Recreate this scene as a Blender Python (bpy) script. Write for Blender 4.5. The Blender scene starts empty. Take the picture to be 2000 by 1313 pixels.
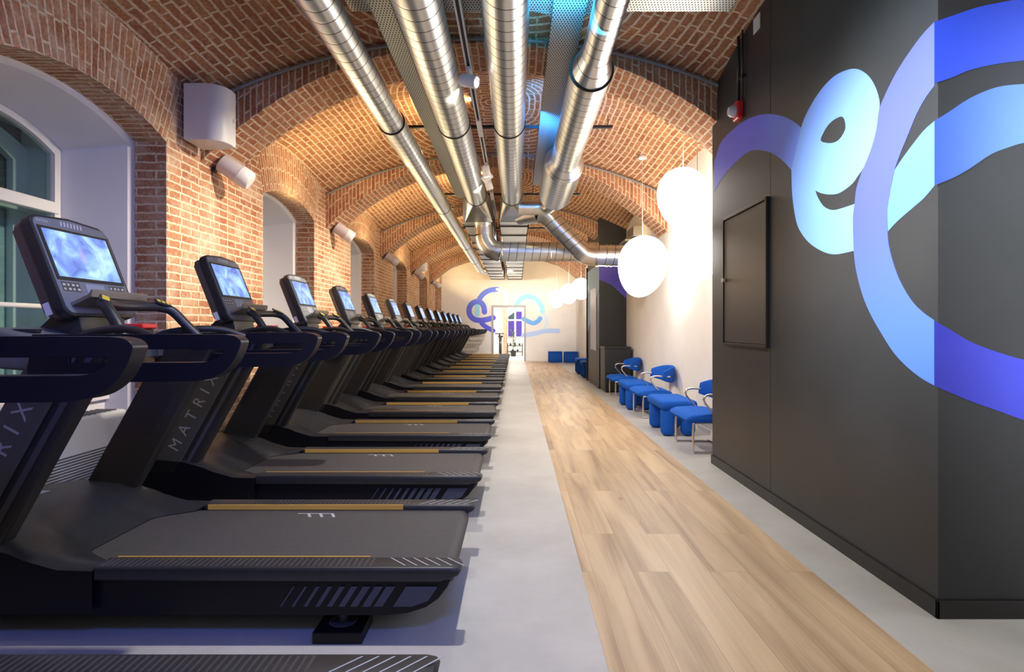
import bpy, bmesh, math, random
from mathutils import Vector, Matrix
random.seed(7)
S = bpy.context.scene
COL = S.collection
PI = math.pi

# ------------------------------------------------------------------ camera
cd = bpy.data.cameras.new('camera'); cam = bpy.data.objects.new('camera', cd); COL.objects.link(cam)
cam.location = (0, 0, 1.2); cam.rotation_euler = (PI/2, 0, 0)
cd.sensor_width = 36; cd.lens = 1150*36/2000
cd.shift_x = -8/2000; cd.shift_y = -14.5/2000
cd.clip_start = .05
S.camera = cam
# ------------------------------------------------------------------ world, exposure
S.view_settings.view_transform = 'Standard'; S.view_settings.look = 'None'
S.view_settings.gamma = 1; S.view_settings.use_curve_mapping = False
S.view_settings.exposure = 0.0
w = bpy.data.worlds.new('world'); S.world = w; w.use_nodes = True
w.node_tree.nodes['Background'].inputs[0].default_value = (.84, .86, 1.0, 1)
w.node_tree.nodes['Background'].inputs[1].default_value = .52
S.view_settings.exposure = .45
# ------------------------------------------------------------------ lights
WARM = (1, .78, .55); NEUT = (1, .93, .84)
def spot(loc, target, power, angle=60, color=NEUT, size=.05, blend=.5, name='track_spot_light'):
    l = bpy.data.lights.new(name, 'SPOT'); l.energy = power; l.spot_size = math.radians(angle)
    l.spot_blend = blend; l.color = color; l.shadow_soft_size = size
    o = bpy.data.objects.new(name, l); COL.objects.link(o); o.location = loc
    o.rotation_euler = (Vector(target)-Vector(loc)).to_track_quat('-Z', 'Y').to_euler()
    return o
def area(loc, target, power, sx, sy, color=NEUT, name='linear_light'):
    l = bpy.data.lights.new(name, 'AREA'); l.energy = power; l.shape = 'RECTANGLE'; l.size = sx; l.size_y = sy; l.color = color
    if name == 'blue_led_and_fill': l.spread = math.radians(95)
    o = bpy.data.objects.new(name, l); COL.objects.link(o); o.location = loc
    o.rotation_euler = (Vector(target)-Vector(loc)).to_track_quat('-Z', 'Y').to_euler()
    return o
LY = [1.9, 4.96, 8.3, 11.7, 15.1, 18.5]
for i, y in enumerate(LY):
    # wall washers on the track towards the piers between the windows
    spot((-.42, y+.05, 3.2), (-2.75, y+.6, 1.9), 540 if i else 110, 80, (1, .85, .63) if i else (.85, .82, 1), .05, .9)
    # downlights on the track
    spot((-.34, y+.6, 3.2), (.25, y+.9, 0), 215, 120, NEUT, .05, .9)
spot((-.30, 1.9, 3.2), (1.75, 2.6, 2.0), 900, 54, (.86, .95, 1), .05, 1)
for y in (15, 18.2): spot((-.2, y, 3.0), (.1+(.3 if y > 16 else -.6), 21.7, 2.0), 560, 68, NEUT, .06, .9)
# blue LED glow by the cable trays, then one added blue fill
area((.36, 3.55, 3.18), (.36, 3.75, 3.6), 60, .45, .5, (.05, .6, 1), 'blue_led_and_fill')
area((.26, 6.2, 3.2), (.42, 6.6, 3.5), 14, .12, .5, (.03, .35, 1), 'blue_led_and_fill')
area((.2, .1, 2.7), (-1.3, 2.6, 1.1), 14, 1.2, .3, (.12, .2, 1), 'blue_led_and_fill')  # added fill above the camera, giving the near treadmills a blue sheen
# added fill lights without fixtures, set in mid-air to brighten the vault
for y in (7.0, 10.3, 13.7, 17.1, 20.3):
    area((-.92, y, 3.50), (-1.7, y, 4.2), 16, .1, 1.6, (1, .72, .33), 'vault_fill_light')
for y in (6.4, 7.9, 10.3, 13.7, 17.1, 20.3):
    area((1.9, y, 2.2), (.2, y, 4.4), 30, .15, 1.2, (1, .75, .38), 'vault_fill_light')
for y in (7.2, 10.6, 14.0, 17.4, 20.6): area((-2.15, y, 2.35), (-1.0, y, 4.4), 20, .15, 1.2, (1, .75, .38), 'vault_fill_light')
area((0, 24.6, 2.9), (0, 24.6, 0), 220, 2.5, 2.5, NEUT, 'far_room_light')

# ------------------------------------------------------------------ helpers
def parent_keep(o, p):
    if p is not None: o.parent = p
def obj(name, bm, mat, parent=None, smooth=False, loc=None, uvdone=True):
    me = bpy.data.meshes.new(name)
    bmesh.ops.recalc_face_normals(bm, faces=bm.faces[:]) if not getattr(bm, 'keepn', False) else None
    bm.to_mesh(me); bm.free()
    mats = mat if isinstance(mat, (list, tuple)) else [mat]
    for m in mats: me.materials.append(m)
    if smooth:
        for p in me.polygons: p.use_smooth = True
        try: me.set_sharp_from_angle(angle=math.radians(40))
        except Exception: pass
    o = bpy.data.objects.new(name, me); COL.objects.link(o)
    if loc: o.location = loc
    if parent is not None: o.parent = parent
    return o
def tag(o, label=None, cat=None, group=None, kind=None):
    if label: o['label'] = label
    if cat: o['category'] = cat
    if group: o['group'] = group
    if kind: o['kind'] = kind
    return o
def thing(name, label, cat, loc=(0,0,0), group=None, rz=0):
    o = bpy.data.objects.new(name, None); COL.objects.link(o); o.location = loc; o.rotation_euler = (0,0,rz)
    o.empty_display_size = .1
    return tag(o, label, cat, group)
def struct(name, bm, mat, parent=None, smooth=False, label=None):
    o = obj(name, bm, mat, parent, smooth)
    if parent is None: o['kind'] = 'structure'
    if label: o['label'] = label
    return o
def copy_tree(o, parent=None, sub={}):
    c = o.copy(); COL.objects.link(c); c.parent = parent
    for ch in KIDS.get(o.name, []): copy_tree(ch, c)
    return c
KIDS = {}
def kids_index():
    KIDS.clear()
    for o in bpy.data.objects:
        if o.parent: KIDS.setdefault(o.parent.name, []).append(o)

def box(bm, x0, x1, y0, y1, z0, z1, bev=0, seg=2, M=None, mi=0):
    vs = [bm.verts.new((x, y, z)) for x in (x0, x1) for y in (y0, y1) for z in (z0, z1)]
    idx = [(0,1,3,2),(4,6,7,5),(0,4,5,1),(2,3,7,6),(0,2,6,4),(1,5,7,3)]
    fs = [bm.faces.new([vs[i] for i in q]) for q in idx]
    for f in fs: f.material_index = mi
    out = vs
    if bev > 0:
        es = list({e for f in fs for e in f.edges})
        r = bmesh.ops.bevel(bm, geom=es, offset=bev, segments=seg, profile=.5, affect='EDGES', clamp_overlap=True)
        out = list({v for f in r['faces'] for v in f.verts} | {v for v in vs if v.is_valid})
        for f in r['faces']: f.material_index = mi
    if M is not None: bmesh.ops.transform(bm, matrix=M, verts=out)
    return out
def bx(*a, **k):
    bm = bmesh.new(); box(bm, *a, **k); return bm
def prism(bm, prof, y0, y1, bev=0, seg=2, axis='y', M=None):
    """closed profile in (x,z) extruded along y (or (y,z) along x, (x,y) along z)"""
    def P(a, b, t):
        return (a, t, b) if axis == 'y' else ((t, a, b) if axis == 'x' else (a, b, t))
    v0 = [bm.verts.new(P(a, b, y0)) for a, b in prof]; v1 = [bm.verts.new(P(a, b, y1)) for a, b in prof]
    n = len(prof)
    fs = [bm.faces.new(v0), bm.faces.new(v1[::-1])]
    for i in range(n): fs.append(bm.faces.new((v0[i], v1[i], v1[(i+1) % n], v0[(i+1) % n])))
    out = v0+v1
    if bev > 0:
        es = list({e for f in fs[:2] for e in f.edges})
        r = bmesh.ops.bevel(bm, geom=es, offset=bev, segments=seg, profile=.5, affect='EDGES', clamp_overlap=True)
        out = list({v for f in r['faces'] for v in f.verts} | {v for v in out if v.is_valid})
    if M is not None: bmesh.ops.transform(bm, matrix=M, verts=out)
    return out
def catmull(pts, n=6, closed=False):
    out = []; N = len(pts); D = len(pts[0])
    rng = range(N) if closed else range(N-1)
    for i in rng:
        p = [pts[(i-1) % N] if (closed or i > 0) else pts[0], pts[i], pts[(i+1) % N],
             pts[(i+2) % N] if (closed or i+2 < N) else pts[-1]]
        for k in range(n):
            t = k/n
            out.append(tuple(.5*((2*p[1][d])+(-p[0][d]+p[2][d])*t+(2*p[0][d]-5*p[1][d]+4*p[2][d]-p[3][d])*t*t
                       +(-p[0][d]+3*p[1][d]-3*p[2][d]+p[3][d])*t**3) for d in range(D)))
    if not closed: out.append(tuple(pts[-1]))
    return out
def tube(bm, pts, r, n=12, closed=False, cap=True, uv=False):
    """sweep a circle along pts; r float or list"""
    P = [Vector(p[:3]) for p in pts]; N = len(P)
    R = r if isinstance(r, (list, tuple)) else [r]*N
    ul = bm.loops.layers.uv.verify() if uv else None
    rings = []; up = None; L = 0; Ls = []
    for i in range(N):
        if closed: t = (P[(i+1) % N]-P[i-1])
        else: t = (P[min(i+1, N-1)]-P[max(i-1, 0)])
        t.normalize()
        if up is None:
            a = Vector((0, 0, 1)) if abs(t.z) < .9 else Vector((1, 0, 0))
            up = (a-t*a.dot(t)).normalized()
        else:
            up = (up-t*up.dot(t)).normalized()
        s = t.cross(up)
        k = 1.0
        if 0 < i < N-1 or closed:
            d0 = (P[i]-P[i-1]).normalized(); c = max(.5, d0.dot(t)); k = 1/c if N < 40 else 1
        rings.append([bm.verts.new(P[i]+(up*math.cos(2*PI*j/n)+s*math.sin(2*PI*j/n))*R[i]) for j in range(n)])
        if i: L += (P[i]-P[i-1]).length
        Ls.append(L)
    M = N if closed else N-1
    for i in range(M):
        a, b = rings[i], rings[(i+1) % N]
        for j in range(n):
            f = bm.faces.new((a[j], a[(j+1) % n], b[(j+1) % n], b[j])); f.smooth = True
            if uv:
                us = (j/n, (j+1)/n, (j+1)/n, j/n); vs = (Ls[i], Ls[i], Ls[(i+1) % N], Ls[(i+1) % N])
                for l, uu, vv in zip(f.loops, us, vs): l[ul].uv = (uu, vv)
    if cap and not closed:
        bm.faces.new(rings[0][::-1]); bm.faces.new(rings[-1])
    return rings
def bar_sweep(bm, pts, hy, yc=0, n=16, e=3.0):
    """planar XZ path (x,z,halfheight) swept with a rounded section, half-thickness hy in y"""
    P = [Vector((p[0], 0, p[1])) for p in pts]; N = len(P); rings = []
    for i in range(N):
        t = (P[min(i+1, N-1)]-P[max(i-1, 0)]).normalized(); nrm = Vector((-t.z, 0, t.x)); h = pts[i][2]
        ring = []
        for j in range(n):
            a = 2*PI*(j+.5)/n; c, s = math.cos(a), math.sin(a)
            c2 = math.copysign(abs(c)**(2/e), c); s2 = math.copysign(abs(s)**(2/e), s)
            ring.append(bm.verts.new(P[i]+nrm*h*c2+Vector((0, yc+hy*s2, 0))))
        rings.append(ring)
    for i in range(N-1):
        for j in range(n): bm.faces.new((rings[i][j], rings[i][(j+1) % n], rings[i+1][(j+1) % n], rings[i+1][j]))
    bm.faces.new(rings[0][::-1]); bm.faces.new(rings[-1])
def cyl(bm, c, axis, r, L, n=24, r2=None, bev=0):
    a = Vector(axis).normalized(); c = Vector(c)
    tube(bm, [c, c+a*L], [r, r2 if r2 is not None else r], n)
def lathe(bm, prof, c=(0,0,0), n=32, M=None):
    rings = []
    for r, z in prof:
        rings.append([bm.verts.new((c[0]+r*math.cos(2*PI*j/n), c[1]+r*math.sin(2*PI*j/n), c[2]+z)) for j in range(n)])
    for a, b in zip(rings, rings[1:]):
        for j in range(n): bm.faces.new((a[j], a[(j+1) % n], b[(j+1) % n], b[j]))
    bm.faces.new(rings[0][::-1]); bm.faces.new(rings[-1])
    if M is not None: bmesh.ops.transform(bm, matrix=M, verts=[v for r in rings for v in r])
def text_mesh(txt, size, mat, name, M, parent, ext=.0008, spacing=1.0, align='CENTER'):
    c = bpy.data.curves.new('t', 'FONT'); c.body = txt; c.size = size; c.extrude = ext; c.align_x = align; c.align_y = 'CENTER'
    c.space_character = spacing
    o = bpy.data.objects.new('t', c); COL.objects.link(o)
    dg = bpy.context.evaluated_depsgraph_get(); me = bpy.data.meshes.new_from_object(o.evaluated_get(dg))
    bpy.data.objects.remove(o); bpy.data.curves.remove(c)
    me.transform(M); me.materials.clear(); me.materials.append(mat)
    r = bpy.data.objects.new(name, me); COL.objects.link(r)
    if parent is not None: r.parent = parent
    return r

# ------------------------------------------------------------------ materials
def nt(m): return m.node_tree.nodes, m.node_tree.links
def mat(name, col, rough=.5, metal=0, spec=.5, emit=None, es=0, noise=0, nscale=8, bump=0, bscale=60, coat=0):
    m = bpy.data.materials.new(name); m.use_nodes = True; N, L = nt(m); b = N['Principled BSDF']
    b.inputs['Base Color'].default_value = (*col, 1); b.inputs['Roughness'].default_value = rough
    b.inputs['Metallic'].default_value = metal; b.inputs['Specular IOR Level'].default_value = spec
    if coat: b.inputs['Coat Weight'].default_value = coat; b.inputs['Coat Roughness'].default_value = .2
    if emit: b.inputs['Emission Color'].default_value = (*emit, 1); b.inputs['Emission Strength'].default_value = es
    if noise or bump:
        tc = N.new('ShaderNodeTexCoord')
    if noise:
        n = N.new('ShaderNodeTexNoise'); n.inputs['Scale'].default_value = nscale; n.inputs['Detail'].default_value = 6
        L.new(tc.outputs['Object'], n.inputs['Vector'])
        r = N.new('ShaderNodeMapRange'); r.inputs[1].default_value = .3; r.inputs[2].default_value = .7
        r.inputs[3].default_value = 1-noise; r.inputs[4].default_value = 1+noise
        L.new(n.outputs['Fac'], r.inputs[0])
        mx = N.new('ShaderNodeVectorMath'); mx.operation = 'SCALE'; mx.inputs[0].default_value = col
        L.new(r.outputs[0], mx.inputs['Scale']); L.new(mx.outputs[0], b.inputs['Base Color'])
    if bump:
        n = N.new('ShaderNodeTexNoise'); n.inputs['Scale'].default_value = bscale; n.inputs['Detail'].default_value = 4
        L.new(tc.outputs['Object'], n.inputs['Vector'])
        bp = N.new('ShaderNodeBump'); bp.inputs['Strength'].default_value = bump; bp.inputs['Distance'].default_value = .01
        L.new(n.outputs['Fac'], bp.inputs['Height']); L.new(bp.outputs[0], b.inputs['Normal'])
    return m
def brick_mat(name, vault=False, c1=(.33,.125,.07), c2=(.45,.22,.125), c3=(.60,.44,.30), mort=(.66,.54,.41), bw=.255, rh=.066, ms=.0095, lime=0.):
    m = bpy.data.materials.new(name); m.use_nodes = True; N, L = nt(m); b = N['Principled BSDF']
    b.inputs['Roughness'].default_value = .9; b.inputs['Specular IOR Level'].default_value = .2
    uv = N.new('ShaderNodeUVMap')
    def math_(op, a, c=None, d=None):
        n = N.new('ShaderNodeMath'); n.operation = op
        for i, x in enumerate((a, c, d)):
            if x is None: continue
            if isinstance(x, (int, float)): n.inputs[i].default_value = x
            else: L.new(x, n.inputs[i])
        return n.outputs[0]
    vec = uv.outputs[0]
    if vault:
        sp = N.new('ShaderNodeSeparateXYZ'); L.new(vec, sp.inputs[0]); x, y = sp.outputs[0], sp.outputs[1]
        A, B = 2.45, 3.0
        ax = math_('DIVIDE', math_('ABSOLUTE', x), A); ay = math_('DIVIDE', math_('ABSOLUTE', y), B)
        r = math_('POWER', math_('ADD', math_('POWER', ax, 3.0), math_('POWER', ay, 3.0)), 1/3.0)
        r = math_('MULTIPLY', r, A)
        side = math_('GREATER_THAN', ax, ay)
        # the running coordinate: y in the side sectors, x in the end sectors
        u = math_('ADD', math_('MULTIPLY', side, y), math_('MULTIPLY', math_('SUBTRACT', 1.0, side), x))
        cb = N.new('ShaderNodeCombineXYZ'); L.new(u, cb.inputs[0]); L.new(r, cb.inputs[1]); vec = cb.outputs[0]
        off = N.new('ShaderNodeVectorMath'); off.operation = 'ADD'; off.inputs[1].default_value = (20, 20, 0); L.new(vec, off.inputs[0]); vec = off.outputs[0]
    # wobble
    n = N.new('ShaderNodeTexNoise'); n.inputs['Scale'].default_value = 12; n.inputs['Detail'].default_value = 3; L.new(vec, n.inputs['Vector'])
    s = N.new('ShaderNodeVectorMath'); s.operation = 'SUBTRACT'; s.inputs[1].default_value = (.5, .5, .5); L.new(n.outputs['Color'], s.inputs[0])
    s2 = N.new('ShaderNodeVectorMath'); s2.operation = 'SCALE'; s2.inputs['Scale'].default_value = .021; L.new(s.outputs[0], s2.inputs[0])
    ad = N.new('ShaderNodeVectorMath'); ad.operation = 'ADD'; L.new(vec, ad.inputs[0]); L.new(s2.outputs[0], ad.inputs[1])
    def bt(ca, cb_, cm, ms=ms):
        t = N.new('ShaderNodeTexBrick'); L.new(ad.outputs[0], t.inputs['Vector'])
        t.inputs['Scale'].default_value = 1; t.inputs['Brick Width'].default_value = bw; t.inputs['Row Height'].default_value = rh
        t.inputs['Mortar Size'].default_value = ms; t.inputs['Mortar Smooth'].default_value = .35; t.inputs['Bias'].default_value = 0
        t.inputs['Color1'].default_value = (*ca, 1); t.inputs['Color2'].default_value = (*cb_, 1); t.inputs['Mortar'].default_value = (*cm, 1)
        t.offset = .5; t.squash = .62; t.squash_frequency = 2
        return t
    t = bt(c1, c2, mort)
    # second colour variation: patches of paler / limewashed bricks
    n2 = N.new('ShaderNodeTexNoise'); n2.inputs['Scale'].default_value = 7; n2.inputs['Detail'].default_value = 5; n2.inputs['Roughness'].default_value = .7; L.new(vec, n2.inputs['Vector'])
    mr = N.new('ShaderNodeMapRange'); mr.inputs[1].default_value = .5; mr.inputs[2].default_value = .75; mr.inputs[4].default_value = .9; L.new(n2.outputs['Fac'], mr.inputs[0])
    mx = N.new('ShaderNodeMix'); mx.data_type = 'RGBA'; L.new(mr.outputs[0], mx.inputs[0]); L.new(t.outputs['Color'], mx.inputs[6]); mx.inputs[7].default_value = (*c3, 1)
    n3 = N.new('ShaderNodeTexNoise'); n3.inputs['Scale'].default_value = 45; n3.inputs['Detail'].default_value = 4; L.new(vec, n3.inputs['Vector'])
    mr3 = N.new('ShaderNodeMapRange'); mr3.inputs[1].default_value = .3; mr3.inputs[2].default_value = .7; mr3.inputs[3].default_value = .72; mr3.inputs[4].default_value = 1.25; L.new(n3.outputs['Fac'], mr3.inputs[0])
    mu = N.new('ShaderNodeVectorMath'); mu.operation = 'SCALE'; L.new(mx.outputs[2], mu.inputs[0]); L.new(mr3.outputs[0], mu.inputs['Scale'])
    col = mu.outputs[0]
    if lime:   # limewash smears over bricks and joints
        nl = N.new('ShaderNodeTexNoise'); nl.inputs['Scale'].default_value = 2.2; nl.inputs['Detail'].default_value = 9; nl.inputs['Roughness'].default_value = .72; L.new(vec, nl.inputs['Vector'])
        ml = N.new('ShaderNodeMapRange'); ml.inputs[1].default_value = .46; ml.inputs[2].default_value = .68; ml.inputs[4].default_value = lime; L.new(nl.outputs['Fac'], ml.inputs[0])
        xl = N.new('ShaderNodeMix'); xl.data_type = 'RGBA'; L.new(ml.outputs[0], xl.inputs[0]); L.new(col, xl.inputs[6]); xl.inputs[7].default_value = (.66,.53,.41,1); col = xl.outputs[2]
    L.new(col, b.inputs['Base Color'])
    bp = N.new('ShaderNodeBump'); bp.invert = True; bp.inputs['Strength'].default_value = .55; bp.inputs['Distance'].default_value = .012
    hh = math_('ADD', t.outputs['Fac'], math_('MULTIPLY', n3.outputs['Fac'], -.35))
    L.new(hh, bp.inputs['Height']); L.new(bp.outputs[0], b.inputs['Normal'])
    return m
MB = brick_mat('brick_wall', lime=.75)
MBV = brick_mat('brick_vault', True, c1=(.25,.098,.055), c2=(.35,.165,.088), c3=(.46,.28,.17), mort=(.57,.44,.33), ms=.0115)
MBR = brick_mat('brick_rib', False, c1=(.30,.11,.06), c2=(.41,.19,.105), c3=(.54,.38,.25), mort=(.60,.48,.37), ms=.0105)
PLAST = mat('white_plaster', (.80,.78,.76), .9, spec=.2, noise=.03, nscale=3)
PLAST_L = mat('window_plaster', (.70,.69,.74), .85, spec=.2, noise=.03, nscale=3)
PAINTW = mat('white_paint', (.78,.77,.76), .4)
FRAMEW = mat('window_frame_paint', (.74,.73,.70), .4)
BLACKW = mat('black_wall_paint', (.031,.032,.035), .40, spec=.36, noise=.12, nscale=2, bump=.05, bscale=180)
BLACKB = mat('black_gloss_trim', (.012,.012,.013), .35)
WHITEPL = mat('white_plastic', (.62,.61,.65), .4)
DARKPL = mat('dark_plastic', (.018,.019,.023), .42, spec=.42, noise=.15, nscale=30, bump=.04, bscale=400)
GREYPL = mat('grey_plastic', (.05,.052,.058), .4, bump=.03, bscale=500)
BODY = mat('treadmill_black', (.004,.004,.007), .4, spec=.25)
BROWNM = mat('upright_metal', (.03,.027,.026), .42, metal=.3)
RAILM = mat('rail_rubber', (.006,.006,.014), .36, spec=.32, bump=.03, bscale=400)
BELT = mat('belt_rubber', (.055,.052,.052), .62, noise=.1, nscale=40, bump=.15, bscale=700)
GOLD = mat('gold_accent', (.62,.36,.07), .38)
SILV = mat('silver_print', (.42,.44,.48), .4)
LETTER = mat('grey_lettering', (.26,.26,.27), .4)
BLUEF = mat('blue_fabric', (.010,.10,.50), .85, noise=.08, nscale=60, bump=.2, bscale=300, spec=.2)
CHROME = mat('brushed_gold_tube', (.75,.68,.60), .22, metal=1)
REDP = mat('red_plastic', (.65,.02,.02), .35)
YELP = mat('yellow_marking', (.75,.6,.05), .5)
RADW = mat('radiator_enamel', (.74,.76,.82), .4)
RADS = mat('radiator_grille', (.12,.13,.14), .5)
GREYTUBE = mat('grey_conduit', (.22,.22,.25), .45)
BULB = mat('lamp_lens', (1,1,1), .5, emit=(1,.95,.78), es=9)
GLOBE = mat('opal_globe', (.95,.93,.9), .4, emit=(1,.95,.88), es=6)
TRACKW = mat('track_white', (.70,.69,.74), .35)
DARKMET = mat('dark_metal', (.04,.04,.045), .45, metal=.5)

def metal_duct():
    m = bpy.data.materials.new('galvanised_spiral'); m.use_nodes = True; N, L = nt(m); b = N['Principled BSDF']
    b.inputs['Metallic'].default_value = 1
    uv = N.new('ShaderNodeUVMap'); sp = N.new('ShaderNodeSeparateXYZ'); L.new(uv.outputs[0], sp.inputs[0])
    def M_(op, a, c=None):
        n = N.new('ShaderNodeMath'); n.operation = op
        for i, x in enumerate((a, c)):
            if x is None: continue
            if isinstance(x, (int, float)): n.inputs[i].default_value = x
            else: L.new(x, n.inputs[i])
        return n.outputs[0]
    t = M_('FRACT', M_('ADD', M_('DIVIDE', sp.outputs[1], .135), sp.outputs[0]))
    d = M_('ABSOLUTE', M_('SUBTRACT', t, .5))
    seam = M_('LESS_THAN', d, .035)
    soft = N.new('ShaderNodeMapRange'); soft.inputs[1].default_value = 0; soft.inputs[2].default_value = .09; L.new(d, soft.inputs[0])
    tc = N.new('ShaderNodeTexCoord'); n = N.new('ShaderNodeTexNoise'); n.inputs['Scale'].default_value = 6; L.new(tc.outputs['Object'], n.inputs['Vector'])
    mr = N.new('ShaderNodeMapRange'); mr.inputs[3].default_value = .26; mr.inputs[4].default_value = .36; L.new(n.outputs['Fac'], mr.inputs[0]); iv = M_('SUBTRACT', 1.0, seam); L.new(iv, b.inputs['Metallic']); L.new(mr.outputs[0], b.inputs['Roughness'])
    mx = N.new('ShaderNodeMix'); mx.data_type = 'RGBA'; L.new(seam, mx.inputs[0]); mx.inputs[6].default_value = (.66,.72,.80,1); mx.inputs[7].default_value = (.03,.03,.03,1)
    L.new(mx.outputs[2], b.inputs['Base Color'])
    bp = N.new('ShaderNodeBump'); bp.inputs['Strength'].default_value = .22; bp.inputs['Distance'].default_value = .003
    L.new(soft.outputs[0], bp.inputs['Height']); L.new(bp.outputs[0], b.inputs['Normal'])
    return m
DUCT = metal_duct()
DUCTP = mat('galvanised_sheet', (.68,.69,.68), .3, metal=1, noise=.12, nscale=5)
RUBBER = mat('duct_gasket', (.015,.015,.015), .6)
def tray_mat():
    m = mat('perforated_tray', (.34,.36,.38), .4, metal=.7); N, L = nt(m); b = N['Principled BSDF']
    tc = N.new('ShaderNodeTexCoord'); v = N.new('ShaderNodeTexBrick'); L.new(tc.outputs['Object'], v.inputs['Vector'])
    mp = N.new('ShaderNodeMapping'); mp.inputs['Scale'].default_value = (1, 1, 1); L.new(tc.outputs['Object'], mp.inputs[0]); L.new(mp.outputs[0], v.inputs['Vector'])
    v.inputs['Scale'].default_value = 1; v.inputs['Brick Width'].default_value = .022; v.inputs['Row Height'].default_value = .03; v.inputs['Mortar Size'].default_value = .006
    v.inputs['Color1'].default_value = (.01,.01,.012,1); v.inputs['Color2'].default_value = (.03,.03,.03,1); v.inputs['Mortar'].default_value = (.42,.44,.46,1)
    L.new(v.outputs['Color'], b.inputs['Base Color']); return m
TRAY = tray_mat()
def wood_mat():
    m = bpy.data.materials.new('oak_planks'); m.use_nodes = True; N, L = nt(m); b = N['Principled BSDF']
    b.inputs['Roughness'].default_value = .42; b.inputs['Specular IOR Level'].default_value = .4
    tc = N.new('ShaderNodeTexCoord'); sw = N.new('ShaderNodeMapping'); sw.inputs['Rotation'].default_value = (0,0,PI/2); L.new(tc.outputs['Object'], sw.inputs[0])
    t = N.new('ShaderNodeTexBrick'); L.new(sw.outputs[0], t.inputs['Vector']); t.inputs['Scale'].default_value = 1
    t.inputs['Brick Width'].default_value = 1.45; t.inputs['Row Height'].default_value = .19; t.inputs['Mortar Size'].default_value = .0012; t.inputs['Mortar Smooth'].default_value = .3
    t.offset = .37; t.offset_frequency = 2
    t.inputs['Color1'].default_value = (0,0,0,1); t.inputs['Color2'].default_value = (1,1,1,1); t.inputs['Mortar'].default_value = (.4,.4,.4,1)
    # grain, stretched along the plank, shifted plank by plank
    cb = N.new('ShaderNodeMapping'); cb.inputs['Scale'].default_value = (7.0, .55, 1); L.new(tc.outputs['Object'], cb.inputs[0])
    sh = N.new('ShaderNodeVectorMath'); sh.operation = 'MULTIPLY_ADD'; L.new(t.outputs['Color'], sh.inputs[0]); sh.inputs[1].default_value = (9, 13, 0); L.new(cb.outputs[0], sh.inputs[2])
    g = N.new('ShaderNodeTexNoise'); g.inputs['Scale'].default_value = 1; g.inputs['Detail'].default_value = 6; g.inputs['Roughness'].default_value = .55; g.inputs['Distortion'].default_value = .6; L.new(sh.outputs[0], g.inputs['Vector'])
    f = N.new('ShaderNodeMapping'); f.inputs['Scale'].default_value = (14, 1, 1); L.new(sh.outputs[0], f.inputs[0])
    g2 = N.new('ShaderNodeTexNoise'); g2.inputs['Scale'].default_value = 1.4; g2.inputs['Detail'].default_value = 5; L.new(f.outputs[0], g2.inputs['Vector'])
    ma = N.new('ShaderNodeMath'); ma.operation = 'MULTIPLY_ADD'; L.new(g2.outputs['Fac'], ma.inputs[0]); ma.inputs[1].default_value = .22; L.new(g.outputs['Fac'], ma.inputs[2])
    cr = N.new('ShaderNodeValToRGB'); L.new(ma.outputs[0], cr.inputs[0]); e = cr.color_ramp.elements
    e[0].position = .42; e[0].color = (.29,.19,.115,1); e[1].position = .74; e[1].color = (.56,.41,.25,1)
    x = cr.color_ramp.elements.new(.57); x.color = (.43,.30,.18,1)
    mr = N.new('ShaderNodeMapRange'); mr.inputs[3].default_value = .95; mr.inputs[4].default_value = 1.05; sc = N.new('ShaderNodeSeparateColor'); L.new(t.outputs['Color'], sc.inputs[0]); L.new(sc.outputs[0], mr.inputs[0])
    mu = N.new('ShaderNodeVectorMath'); mu.operation = 'SCALE'; L.new(cr.outputs[0], mu.inputs[0]); L.new(mr.outputs[0], mu.inputs['Scale'])
    dk = N.new('ShaderNodeMix'); dk.data_type = 'RGBA'; L.new(t.outputs['Fac'], dk.inputs[0]); L.new(mu.outputs[0], dk.inputs[6]); dk.inputs[7].default_value = (.30,.2,.12,1)
    # sparse knots
    vo = N.new('ShaderNodeTexVoronoi'); vo.inputs['Scale'].default_value = 1; mv = N.new('ShaderNodeMapping'); mv.inputs['Scale'].default_value = (3.6, 1.5, 1); L.new(tc.outputs['Object'], mv.inputs[0]); L.new(mv.outputs[0], vo.inputs['Vector'])
    kr = N.new('ShaderNodeMapRange'); kr.inputs[1].default_value = .02; kr.inputs[2].default_value = .075; kr.inputs[3].default_value = .6; kr.inputs[4].default_value = 0; L.new(vo.outputs['Distance'], kr.inputs[0])
    kn = N.new('ShaderNodeMix'); kn.data_type = 'RGBA'; L.new(kr.outputs[0], kn.inputs[0]); L.new(dk.outputs[2], kn.inputs[6]); kn.inputs[7].default_value = (.16,.09,.05,1)
    L.new(kn.outputs[2], b.inputs['Base Color'])
    return m
WOOD = wood_mat()
def concrete():
    m = bpy.data.materials.new('polished_concrete'); m.use_nodes = True; N, L = nt(m); b = N['Principled BSDF']
    b.inputs['Roughness'].default_value = .38; b.inputs['Specular IOR Level'].default_value = .4
    tc = N.new('ShaderNodeTexCoord'); n = N.new('ShaderNodeTexNoise'); n.inputs['Scale'].default_value = 1.3; n.inputs['Detail'].default_value = 8; n.inputs['Roughness'].default_value = .65; L.new(tc.outputs['Object'], n.inputs['Vector'])
    cr = N.new('ShaderNodeValToRGB'); L.new(n.outputs['Fac'], cr.inputs[0]); e = cr.color_ramp.elements
    e[0].position = .3; e[0].color = (.37,.365,.345,1); e[1].position = .7; e[1].color = (.52,.51,.49,1)
    L.new(cr.outputs[0], b.inputs['Base Color'])
    return m
CONC = concrete()

# ------------------------------------------------------------------ setting: measures
XL, XR, XC = -2.75, 2.2, -.3
P0, PER = 5.13, 3.39           # first rib front, bay length
RT = .57                       # rib thickness
YE = 21.7
def barrel(x):
    d = x-XC; return 3.745-5.4+math.sqrt(5.4**2-d*d)
def intr(x):
    d = x-XC; return 3.69-3.41+math.sqrt(max(0, 3.41**2-d*d))
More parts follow.
